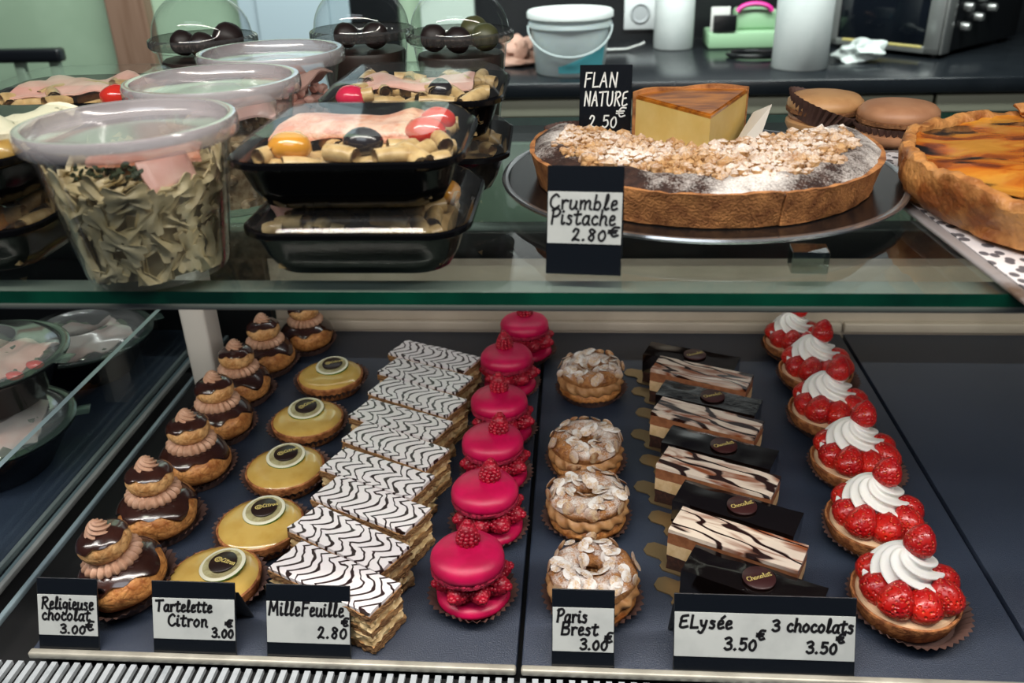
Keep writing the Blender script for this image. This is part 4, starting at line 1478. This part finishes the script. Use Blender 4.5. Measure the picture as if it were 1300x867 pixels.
slice_sheet('ham_slice', 'folded pale ham in the box nearest the pale green wall', 'ham', P(J2, 0.0, 0.010, 0.0300), 0.105, 0.070, 'ham', 9, 0.003, 0.010)
pasta_bed('penne_pasta', 'penne pasta below the folded ham by the green wall', J2, 12, 24)
ball('cherry_tomato', 'red tomato beside the folded ham near the round tubs', 'tomato', P(J2, 0.046, -0.036, 0.031), 0.0115, 'tomato', (1.1, 1, 0.8))


# --- clear round tubs
def tub(label, loc, rz=0.0):
    t = thing('round_tub', label, 'food tub', loc, rz, 'clear round salad tubs')
    obj('tub_wall', lathe([(0, 0.0012), (0.035, 0.0012), (0.0385, 0.0), (0.0418, 0.0015), (0.0432, 0.006), (0.0560, 0.080), (0.0575, 0.0815), (0.0580, 0.086), (0.0605, 0.0870)], 72), M['cup_clear'], t)
    obj('lid', lathe([(0.0612, 0.0815), (0.0620, 0.0830), (0.0620, 0.0900), (0.0608, 0.0925), (0.0585, 0.0930), (0.0562, 0.0920), (0.0552, 0.0865), (0.0535, 0.0850), (0.020, 0.0846), (0, 0.0845)], 72), M['lid_clear'], t)
    return t


def farfalle(n, seed, r0, r1, z1):
    """Bow-tie pasta: pieces lying against the tub wall, more lying loose on top, over a packed middle."""
    rng = random.Random(seed)
    bm = lathe([(0, 0.004), (r0 * 0.80, 0.004), (r1 * 0.78, z1 * 0.90), (0, z1 * 0.95)], 40, bumpy(0.005, 90, seed))
    NX, NY = 10, 6

    def bow(put, k):
        G = []
        for s in (1, -1):
            rows = []
            for i in range(NX + 1):
                row = []
                for j in range(NY + 1):
                    u, v = i / NX * 2 - 1, j / NY * 2 - 1
                    hw = 0.0024 + 0.0052 * min(1.0, abs(u) * 1.25) ** 0.8
                    x = u * 0.0122 + (0.0011 * (1 if j % 2 else -1) * (1 if u > 0 else -1) if i in (0, NX) else 0)
                    lift = 0.0022 * math.cos(v * PI * 1.4) * (1 - abs(u)) ** 0.6 + 0.0009 * math.sin(u * 2.6 + k) * v
                    row.append(bm.verts.new(put(x, v * hw, lift + s * 0.00055)))
                rows.append(row)
            G.append(rows)
        for rows in G:
            for i in range(NX):
                for j in range(NY):
                    bm.faces.new((rows[i][j], rows[i + 1][j], rows[i + 1][j + 1], rows[i][j + 1]))
        for i in range(NX):
            for j in (0, NY):
                bm.faces.new((G[0][i][j], G[0][i + 1][j], G[1][i + 1][j], G[1][i][j]))
        for j in range(NY):
            for i in (0, NX):
                bm.faces.new((G[0][i][j], G[0][i][j + 1], G[1][i][j + 1], G[1][i][j]))

    rows_n = 6
    for q in range(rows_n):
        zc = 0.011 + (z1 - 0.013) * q / (rows_n - 1)
        m = 13
        for p in range(m):
            a = 2 * PI * (p + 0.5 * (q % 2)) / m + rng.uniform(-0.09, 0.09)
            z = zc + rng.uniform(-0.002, 0.002)
            g = rng.uniform(0, PI)
            cg, sg = math.cos(g), math.sin(g)
            inner = 0.0012 + 0.0032 * ((p + q) % 3) / 2 + 0.0014
            tilt = rng.uniform(-0.12, 0.12)

            def put(x, y, h):
                xs, zs = x * cg - y * sg, max(0.0035, z + x * sg + y * cg)
                wall = r0 + (r1 - r0) * zs / z1
                r = min(wall * 0.975, wall - inner + h + tilt * x)
                b = a + xs / wall
                return Vector((r * math.cos(b), r * math.sin(b), zs))
            bow(put, p + q)
    for k in range(n):
        a, rr = rng.uniform(0, 2 * PI), (r1 - 0.013) * math.sqrt(rng.uniform(0, 1))
        c = Vector((rr * math.cos(a), rr * math.sin(a), z1 * rng.uniform(0.94, 1.05)))
        R = rot3(rng, 0.35)
        bow(lambda x, y, h: c + R @ Vector((x, y, h)), k)
    return bm


U1, U2, U3 = (-0.261, 0.491, SZ), (-0.261, 0.622, SZ), (-0.260, 0.752, SZ)
tub('clear round tub of farfalle pasta at the very edge of the shelf', U1)
tub('clear lidded round tub behind the farfalle pasta tub', U2)
tub('clear round tub furthest behind, near the domed dessert cups', U3)
o = obj('farfalle_pasta', farfalle(26, 3, 0.0428, 0.0505, 0.060), M['farfalle'], None)
o.location = P(U1, 0, 0, 0.0005)
tag(o, 'pale farfalle pasta filling the tub at the shelf edge', 'pasta', None, 'stuff')
slice_sheet('salmon_strip', 'orange salmon strip on top of the farfalle pasta', 'fish', P(U1, 0.004, 0.006, 0.0700), 0.062, 0.040, 'salmon', 4, 0.006, 0.006, 0.4)
slice_sheet('ham_slice', 'folded ham standing in the farfalle pasta tub', 'ham', P(U1, 0.028, -0.018, 0.066), 0.030, 0.022, 'ham', 6, 0.004, 0.006, 0.9, (rad(50), 0))
bm = bmesh.new()
rng = random.Random(8)
for k in range(60):
    blob(bm, (rng.uniform(-0.026, 0.018), rng.uniform(-0.034, -0.014), 0.0655 + rng.uniform(0, 0.005)), rng.uniform(0.0009, 0.0022), 1, 0.5, k, (1.4, 1, 0.6), rot3(rng, 1))
o = obj('chopped_herbs', bm, M['herb'], None)
o.location = U1
tag(o, 'dark green chopped herbs on the farfalle pasta', 'herbs', None, 'stuff')
for U, nm, m, seed, lab in ((U2, 'diced_salad', 'rice', 5, 'pale diced salad in the second round tub from the shelf edge'), (U3, 'diced_salad', 'ham', 6, 'pinkish salad in the rear round tub by the dessert cups')):
    rng = random.Random(seed)
    bm = lathe([(0, 0.004), (0.036, 0.004), (0.044, 0.054), (0, 0.057)], 28, bumpy(0.003, 70, seed))
    for k in range(230):
        a, z = rng.uniform(0, 2 * PI), rng.uniform(0.007, 0.057)
        r = (0.0425 + 0.0080 * z / 0.057) * (0.90 if k % 4 else rng.uniform(0, 0.85))
        if k % 4 == 0:
            z = 0.055 + rng.uniform(0, 0.006)
        blob(bm, (r * math.cos(a), r * math.sin(a), z), rng.uniform(0.0028, 0.0046), 1, 0.5, k * 0.7)
    o = obj(nm, bm, M[m], None)
    o.location = P(U, 0, 0, 0.0005)
    tag(o, lab, 'salad', None, 'stuff')
slice_sheet('ham_slice', 'white folded ham on the diced salad in the second tub', 'ham', P(U2, 0.014, -0.008, 0.068), 0.060, 0.055, 'ham2', 12, 0.004, 0.012, 0.3)
slice_sheet('ham_slice', 'purplish ham folded on top in the rear round tub', 'ham', P(U3, 0.010, -0.005, 0.068), 0.060, 0.060, 'ham', 14, 0.004, 0.012, 0.9)


# --- domed dessert cups
def dome_cup(label, loc, rz=0.0):
    t = thing('dome_cup', label, 'dessert cup', loc, rz, 'domed dessert cups')
    obj('cup_wall', lathe([(0, 0.001), (0.030, 0.001), (0.0335, 0.003), (0.0430, 0.083), (0.0465, 0.0845), (0.0472, 0.0870)], 60), M['dome'], t)
    obj('contents', lathe([(0, 0.003), (0.0315, 0.003), (0.0405, 0.072), (0.039, 0.075), (0, 0.077)], 40, bumpy(0.001, 60, 2)), M['contents'], t)
    obj('lid_rim', lathe([(0.0472, 0.0862), (0.0490, 0.0880), (0.0490, 0.0935), (0.0468, 0.0952)], 160, lambda a, r, z, k: (r + 0.0006 * math.cos(40 * a), z)), M['dome_rim'], t)
    prof = [(0.0462, 0.0950)] + [(0.0450 * math.cos(rad(a)), 0.0950 + 0.0400 * math.sin(rad(a))) for a in range(4, 90, 8)] + [(0.0, 0.135)]
    obj('dome_lid', lathe(prof, 72), M['dome'], t)
    return t


M['contents'] = mat('brown_dessert_cream', (52, 38, 32), 0.5, (36, 26, 22), 40)
M['dome_rim'] = clear('dark_ribbed_rim', (0.5, 0.52, 0.5), 1.2, 0.1, 0.08, 0.3, (0.12, 0.12, 0.12))
E1, E2, E3 = (-0.349, 0.828, SZ), (-0.206, 0.862, SZ), (-0.108, 0.832, SZ)
dome_cup('domed dessert cup nearest the brown door post', E1)
dome_cup('domed dessert cup in the middle of the three', E2)
dome_cup('domed dessert cup with green balls, nearest the white bucket', E3)
for U, spots in ((E1, ((-0.022, 0.004, 0.0118), (0.004, -0.014, 0.0118), (0.020, 0.010, 0.0145))), (E2, ((-0.016, 0, 0.012), (0.014, -0.008, 0.0125))), (E3, ((-0.024, -0.004, 0.0125), (0.000, -0.016, 0.012)))):
    for x, y, r in spots:
        ball('cocoa_ball', 'dark cocoa ball under a clear dome lid', 'chocolate', P(U, x, y, 0.0765 + r), r, 'truffle', (1, 1, 1), 'cocoa balls in the dessert cups')
ball('green_ball', 'olive green ball behind its twin in the domed cup', 'sweet', P(E3, 0.012, 0.012, 0.0925), 0.0135, 'grape')
ball('green_ball', 'olive green ball in front of its twin in the domed cup', 'sweet', P(E3, 0.024, -0.008, 0.0895), 0.0125, 'grape')


# --- salad bowls beyond the divider
M['bowl_lid'] = clear('bowl_lid_plastic', (0.9, 0.93, 0.92), 1.3, 0.12, 0.06, 0.18, (0.6, 0.62, 0.62))
M['rim_green'] = clear('pale_lid_rim', (0.55, 0.62, 0.58), 0.9, 0.15, 0.06, 0.25, (0.16, 0.22, 0.19))


def bowl(label, loc, seed):
    t = thing('salad_bowl', label, 'salad bowl', loc, seed * 1.3, 'black salad bowls with clear lids')
    obj('bowl_body', lathe([(0, 0.0005), (0.052, 0.0005), (0.056, 0.002), (0.084, 0.046), (0.088, 0.0475), (0.090, 0.0505), (0.0875, 0.0515), (0.083, 0.048), (0.054, 0.004), (0, 0.004)], 80), M['blackgloss'], t)
    obj('lid_rim', lathe([(0.0895, 0.0515), (0.0905, 0.0535), (0.0885, 0.0550), (0.0820, 0.0545), (0.0805, 0.0525)], 80), M['rim_green'], t)
    obj('lid', lathe([(0.0815, 0.0540), (0.078, 0.0590), (0.066, 0.0655), (0.046, 0.0690), (0.043, 0.0710), (0.0405, 0.0710), (0.0385, 0.0692), (0.020, 0.0696), (0, 0.0697)], 80), M['bowl_lid'], t)
    tb = bevel_box((0.088, -0.010, 0.0515), (0.104, 0.010, 0.0535), 0.0008)
    o = obj('lid_tab', tb, M['rim_green'], t)
    return t


V1, V2, V3 = (-0.630, 0.745, 0.0006), (-0.634, 0.772, 0.0700), (-0.640, 0.962, 0.0006)
bowl('lower black salad bowl of the stack beyond the glass divider', V1, 0.3)
bowl('upper black salad bowl with pink ham, topmost beyond the glass divider', V2, 0.0)
bowl('black salad bowl standing behind the stacked pair beyond the divider', V3, 0.5)
for k, (V, m, lab) in enumerate(((V1, 'ham2', 'white ham folded in the lower bowl beyond the divider'), (V2, 'ham', 'pink ham folded in the topmost bowl beyond the divider'), (V3, 'ham2', 'greyish ham in the bowl behind the stacked pair'))):
    slice_sheet('ham_slice', lab, 'ham', P(V, 0.008, 0.0, 0.0485), 0.100, 0.098, m, 20 + k, 0.004, 0.012, 0.4 + k)
    rng = random.Random(k)
    bm = bmesh.new()
    for q in range(46):
        a, r = rng.uniform(0, 2 * PI), rng.uniform(0.0, 0.068)
        blob(bm, (r * math.cos(a), r * math.sin(a), 0.0405 + rng.uniform(0, 0.004)), rng.uniform(0.006, 0.011), 1, 0.6, q, (1.2, 1, 0.5), rot3(rng, 0.5))
    o = obj('salad_leaves', bm, M['greens'], None)
    o.location = V
    tag(o, ('green salad leaves in the lower bowl beyond the divider', 'green salad leaves around the pink ham beyond the divider', 'green salad leaves in the bowl behind the stacked pair')[k], 'salad', None, 'stuff')
for k, (x, y) in enumerate(((0.058, -0.030), (0.066, -0.006))):
    ball('tomato_piece', 'red tomato piece beside the pink ham in the topmost bowl', 'tomato', P(V2, x, y, 0.0475), 0.007, 'tomato', (1.4, 0.9, 0.7), 'tomato pieces in the topmost bowl')

# ------------------------------------------------------------------ the kitchen behind
M['worktop'] = mat('black_worktop', (22, 26, 30), 0.22, (28, 32, 36), 6)
M['cab_cream'] = mat('cream_drawer_front', (160, 162, 142), 0.5)
M['cab_green'] = mat('grey_green_cabinet', (104, 120, 104), 0.5, (96, 112, 98), 4)
M['cab_dark'] = mat('dark_cabinet_inside', (30, 32, 30), 0.6)
wt = obj('kitchen_worktop', bevel_box((-0.36, 2.43, 0.052), (2.40, 3.222, 0.092), 0.004), M['worktop'], None)
tag(wt, 'long black kitchen worktop behind the display case', 'worktop')
for k, (x0, x1, lab) in enumerate(((-0.34, 0.30, 'grey green base cabinet below the white bucket'), (0.30, 0.96, 'grey green base cabinet below the white paper rolls'), (0.96, 1.62, 'grey green base cabinet below the black oven'))):
    t = thing('base_cabinet', lab, 'cabinet', ((x0 + x1) / 2, 2.46, -0.85), 0, 'kitchen base cabinets')
    w = (x1 - x0) / 2 - 0.002
    bm = box(bmesh.new(), (-w, 0.02, 0.08), (w, 0.62, 0.775))
    merge(bm, box(bmesh.new(), (-w, 0.0, 0.842), (w, 0.62, 0.9015)))
    merge(bm, box(bmesh.new(), (-w, 0.0, 0.08), (-w + 0.018, 0.02, 0.9015)))
    merge(bm, box(bmesh.new(), (w - 0.018, 0.0, 0.08), (w, 0.02, 0.9015)))
    merge(bm, box(bmesh.new(), (-w, 0.30, 0.77), (w, 0.32, 0.85)))
    merge(bm, box(bmesh.new(), (-w + 0.03, 0.05, 0.0), (w - 0.03, 0.6, 0.085)))
    obj('carcass', bm, M['cab_dark'], t, False)
    obj('drawer_front', bevel_box((-w + 0.003, -0.016, 0.848), (w - 0.003, 0.0, 0.893), 0.003), M['cab_cream'], t)
    for sx in (-1, 1):
        d = obj('door', bevel_box((min(0.002 * sx, (w - 0.003) * sx), -0.018, 0.10), (max(0.002 * sx, (w - 0.003) * sx), 0.0, 0.775), 0.003), M['cab_green'], t)
        obj('handle', tube([(0.05 * sx - 0.03, -0.018, 0.735), (0.05 * sx - 0.03, -0.034, 0.735), (0.05 * sx + 0.03, -0.034, 0.735), (0.05 * sx + 0.03, -0.018, 0.735)], 0.004, 8), M['alu'], d)

WZ = 0.0925
# bucket
M['bucket'] = mat('translucent_white_plastic', (196, 208, 208), 0.4, sss=0.2)
M['teal'] = mat('teal_cloth', (70, 150, 160), 0.7)
t = thing('plastic_bucket', 'white translucent plastic bucket with bail handle on the black worktop', 'bucket', (-0.022, 2.60, WZ))
obj('bucket_wall', lathe([(0, 0.0), (0.094, 0.0), (0.098, 0.004), (0.112, 0.125), (0.118, 0.128), (0.118, 0.138), (0.113, 0.140), (0.116, 0.166), (0.112, 0.168), (0.094, 0.006), (0, 0.006)], 64), M['bucket'], t)
obj('bucket_lid', lathe([(0.119, 0.150), (0.122, 0.152), (0.122, 0.166), (0.118, 0.170), (0.112, 0.169), (0.108, 0.165), (0.105, 0.163), (0, 0.163)], 64), mat('white_lid_plastic', (206, 212, 210), 0.35), t)
arc = [(0.118 * math.cos(rad(a)), -0.030 - 0.085 * math.sin(rad(a)) * 1.0, 0.132 - 0.075 * math.sin(rad(a))) for a in range(0, 181, 12)]
obj('bail_handle', tube(arc, 0.0026, 8), mat('white_handle_plastic', (186, 198, 198), 0.4), t)
bm = bmesh.new()
cols = []
for i in range(15):
    a = rad(-108 + 82 * i / 14)
    hgt = 0.030 + 0.062 * (i / 14) ** 1.2
    cols.append([bm.verts.new(((0.0985 + 0.0146 * z / 0.125) * 1.008 * math.cos(a), (0.0985 + 0.0146 * z / 0.125) * 1.008 * math.sin(a), z)) for z in (0.012, 0.012 + (hgt - 0.012) * 0.5, hgt)])
for A, B in zip(cols, cols[1:]):
    for k in range(2):
        bm.faces.new((A[k], B[k], B[k + 1], A[k + 1]))
obj('teal_band', bm, M['teal'], t)

# paper rolls
M['roll'] = mat('white_paper_roll', (206, 212, 210), 0.75, (196, 204, 202), 10, bs=200, bstr=0.1)
for lab, p, r, h in (('tall white paper roll standing near the oven', (0.632, 2.62, WZ), 0.077, 0.28), ('white paper roll standing by the wall socket', (0.313, 3.02, WZ), 0.064, 0.24)):
    t = thing('paper_roll', lab, 'paper roll', p, 0, 'white paper rolls')
    obj('paper', lathe([(0.02, 0.0), (r - 0.002, 0.0), (r, 0.002), (r, h - 0.002), (r - 0.002, h), (0.02, h)], 56), M['roll'], t)
    obj('card_core', lathe([(0.02, 0.001), (0.0185, 0.001), (0.0185, h - 0.001), (0.02, h - 0.001)], 32), mat('card_core', (150, 120, 90), 0.8), t)

# oven, turned at an angle
M['steel'] = mat('brushed_steel', (150, 152, 150), 0.3, metal=0.7, bs=200, bstr=0.06, stretch=(0.05, 1, 1))
ov = thing('countertop_oven', 'black and steel countertop oven with knobs, turned on the worktop', 'oven', (1.052, 2.715, WZ), rad(43))
OW, OD, OH = 0.50, 0.36, 0.30
obj('body', bevel_box((0, 0.0, 0.012), (OW, OD, OH), 0.008), M['black'], ov)
# left face (x = 0): steel frame and dark glass door
bm = bevel_box((-0.012, 0.0, 0.012), (0.001, 0.045, 0.205), 0.002)
merge(bm, bevel_box((-0.012, OD - 0.03, 0.012), (0.001, OD, 0.205), 0.002))
merge(bm, bevel_box((-0.012, 0.0, 0.165), (0.001, OD, 0.205), 0.002))
merge(bm, bevel_box((-0.012, 0.0, 0.012), (0.001, OD, 0.032), 0.002))
obj('steel_frame', bm, M['steel'], ov)
dr = obj('door_glass', bevel_box((-0.008, 0.045, 0.032), (0.001, OD - 0.03, 0.165), 0.001), mat('dark_oven_glass', (12, 16, 22), 0.08), ov)
obj('yellow_strip', bevel_box((-0.013, 0.05, 0.026), (-0.010, OD - 0.05, 0.034), 0.001), mat('yellow_strip', (190, 178, 110), 0.5), ov)
obj('steel_top_band', bevel_box((-0.013, -0.006, 0.205), (OW, 0.002, OH), 0.002), M['black'], ov)
obj('steel_corner', bevel_box((-0.004, -0.008, 0.012), (0.045, 0.001, 0.205), 0.002), M['steel'], ov)
kn = None
for i in range(3):
    for j in range(2):
        bm = lathe([(0, 0.022), (0.010, 0.022), (0.012, 0.019), (0.0135, 0.0), (0, 0.0)], 20)
        q = (0.11 + 0.075 * i, -0.001, 0.080 + 0.055 * j + 0.02 * i)
        if kn is None:
            kn = place(obj('knob', bm, M['steel'], ov), q, (rad(90), 0, 0))
        else:
            bm.free()
            clone(kn, ov, q, (rad(90), 0, 0))
for x, y in ((0.03, 0.03), (OW - 0.03, 0.03), (0.03, OD - 0.03), (OW - 0.03, OD - 0.03)):
    f = obj('foot', lathe([(0, 0), (0.014, 0), (0.016, 0.013), (0, 0.013)], 16), M['black'], ov)
    f.location = (x, y, 0.0)

# crumpled white film
o = obj('crumpled_wrap', blob(bmesh.new(), (0, 0, 0.028), 0.050, 4, 0.9, 4.2, (1.25, 0.8, 0.55)), mat('white_plastic_film', (206, 216, 212), 0.3, bs=40, bstr=0.8, bd=0.01), None)
for v in o.data.vertices:
    v.co.z = max(v.co.z, 0.0)
place(o, (0.822, 2.69, WZ))
tag(o, 'crumpled white plastic film lying before the oven', 'plastic film')

# green machine with cards
M['mint'] = mat('mint_green_plastic', (140, 176, 140), 0.45)
t = thing('card_terminal', 'mint green box with black screen and pink band on worktop', 'device', (0.545, 3.03, WZ))
bm = bevel_box((-0.125, -0.06, 0.0), (0.125, 0.08, 0.052), 0.008)
merge(bm, bevel_box((-0.035, -0.02, 0.05), (0.095, 0.075, 0.115), 0.012))
obj('housing', bm, M['mint'], t)
obj('black_screen', bevel_box((-0.112, -0.064, 0.054), (-0.040, -0.052, 0.104), 0.002), M['black'], t)
obj('white_sheet', bevel_box((-0.120, -0.050, 0.052), (-0.060, -0.046, 0.128), 0.001), mat('white_sheet', (200, 200, 196), 0.6), t)
arc = [(0.02 + 0.055 * math.cos(rad(a)), -0.03, 0.105 + 0.028 * math.sin(rad(a))) for a in range(10, 171, 16)]
obj('pink_band', tube(arc, 0.008, 8), mat('hot_pink_band', (206, 40, 140), 0.4), t)
arc = [(0.10, 0.0, 0.05), (0.135, -0.02, 0.12), (0.16, 0.0, 0.16), (0.17, 0.03, 0.22)]
obj('white_lead', tube(arc, 0.006, 8), M['roll'], t)
# black cable coil
pts = [(0.085 * math.cos(rad(a)) * (1 + 0.04 * math.sin(a)), 0.055 * math.sin(rad(a)), 0.0065 + 0.006 * (a / 700)) for a in range(0, 700, 15)]
o = obj('cable_coil', tube(pts, 0.006, 8), M['black'], None)
place(o, (0.545, 2.80, WZ))
tag(o, 'coil of black cable lying between the white paper rolls', 'cable')
# socket
t = thing('wall_socket', 'white square wall socket above the worktop', 'socket', (0.215, 3.224, 0.180))
obj('faceplate', bevel_box((-0.055, -0.012, -0.055), (0.055, 0.0, 0.055), 0.004), mat('white_socket_plastic', (196, 200, 200), 0.4), t)
o = obj('socket_well', lathe([(0.030, 0.0), (0.034, 0.003), (0.030, 0.006), (0.026, 0.003), (0.024, 0.001), (0, 0.001)], 32), mat('grey_socket_plastic', (160, 164, 166), 0.4), t)
place(o, (0, -0.0125, 0), (rad(90), 0, 0))
# bread piece and spoon
M['bread'] = mat('pinkish_bread_paper', (176, 140, 124), 0.7, (140, 104, 88), 20, bs=40, bstr=0.5, bd=0.01)
bm = blob(bmesh.new(), (0, 0, 0.036), 0.062, 3, 0.7, 2.0, (0.9, 0.8, 0.75))
blob(bm, (-0.02, -0.05, 0.012), 0.07, 3, 0.3, 8.0, (1.1, 0.7, 0.17))
for v in bm.verts:
    v.co.z = max(v.co.z, 0.0)
o = obj('crumpled_bag', bm, M['bread'], None)
place(o, (-0.178, 2.77, WZ))
tag(o, 'crumpled pinkish brown paper bag beside the white bucket', 'paper bag')
o = obj('spoon', tube([(-0.06, 0, 0.008), (-0.03, 0, 0.005), (0.03, 0, 0.006), (0.075, 0.01, 0.016), (0.09, 0.012, 0.022)], [0.012, 0.007, 0.005, 0.005, 0.006], 10), M['steel'], None)
place(o, (0.13, 2.96, WZ), (0, 0, rad(8)))
tag(o, 'metal spoon lying behind the white bucket', 'spoon')
# chair against the green wall
M['chair_black'] = mat('black_chair_wood', (16, 18, 22), 0.3)
M['chair_grey'] = mat('grey_green_chair_paint', (112, 128, 112), 0.5)
t = thing('chair', 'chair with black top rail before the pale green wall', 'chair', (-1.72, 2.60, -0.85))
obj('top_rail', bevel_box((-0.24, -0.022, 0.995), (0.185, 0.022, 1.035), 0.010, 3), M['chair_black'], t)
for x in (-0.20, -0.09, 0.03, 0.14):
    obj('back_spindle', bevel_box((x, -0.012, 0.46), (x + 0.03, 0.012, 1.0), 0.004), M['chair_grey'], t)
obj('seat', bevel_box((-0.22, -0.40, 0.43), (0.19, 0.03, 0.465), 0.012), M['chair_black'], t)
for x, y in ((-0.2, -0.37), (0.16, -0.37), (-0.2, 0.0), (0.16, 0.0)):
    obj('leg', bevel_box((x, y, 0.0), (x + 0.03, y + 0.025, 0.435), 0.004), M['chair_grey'], t)
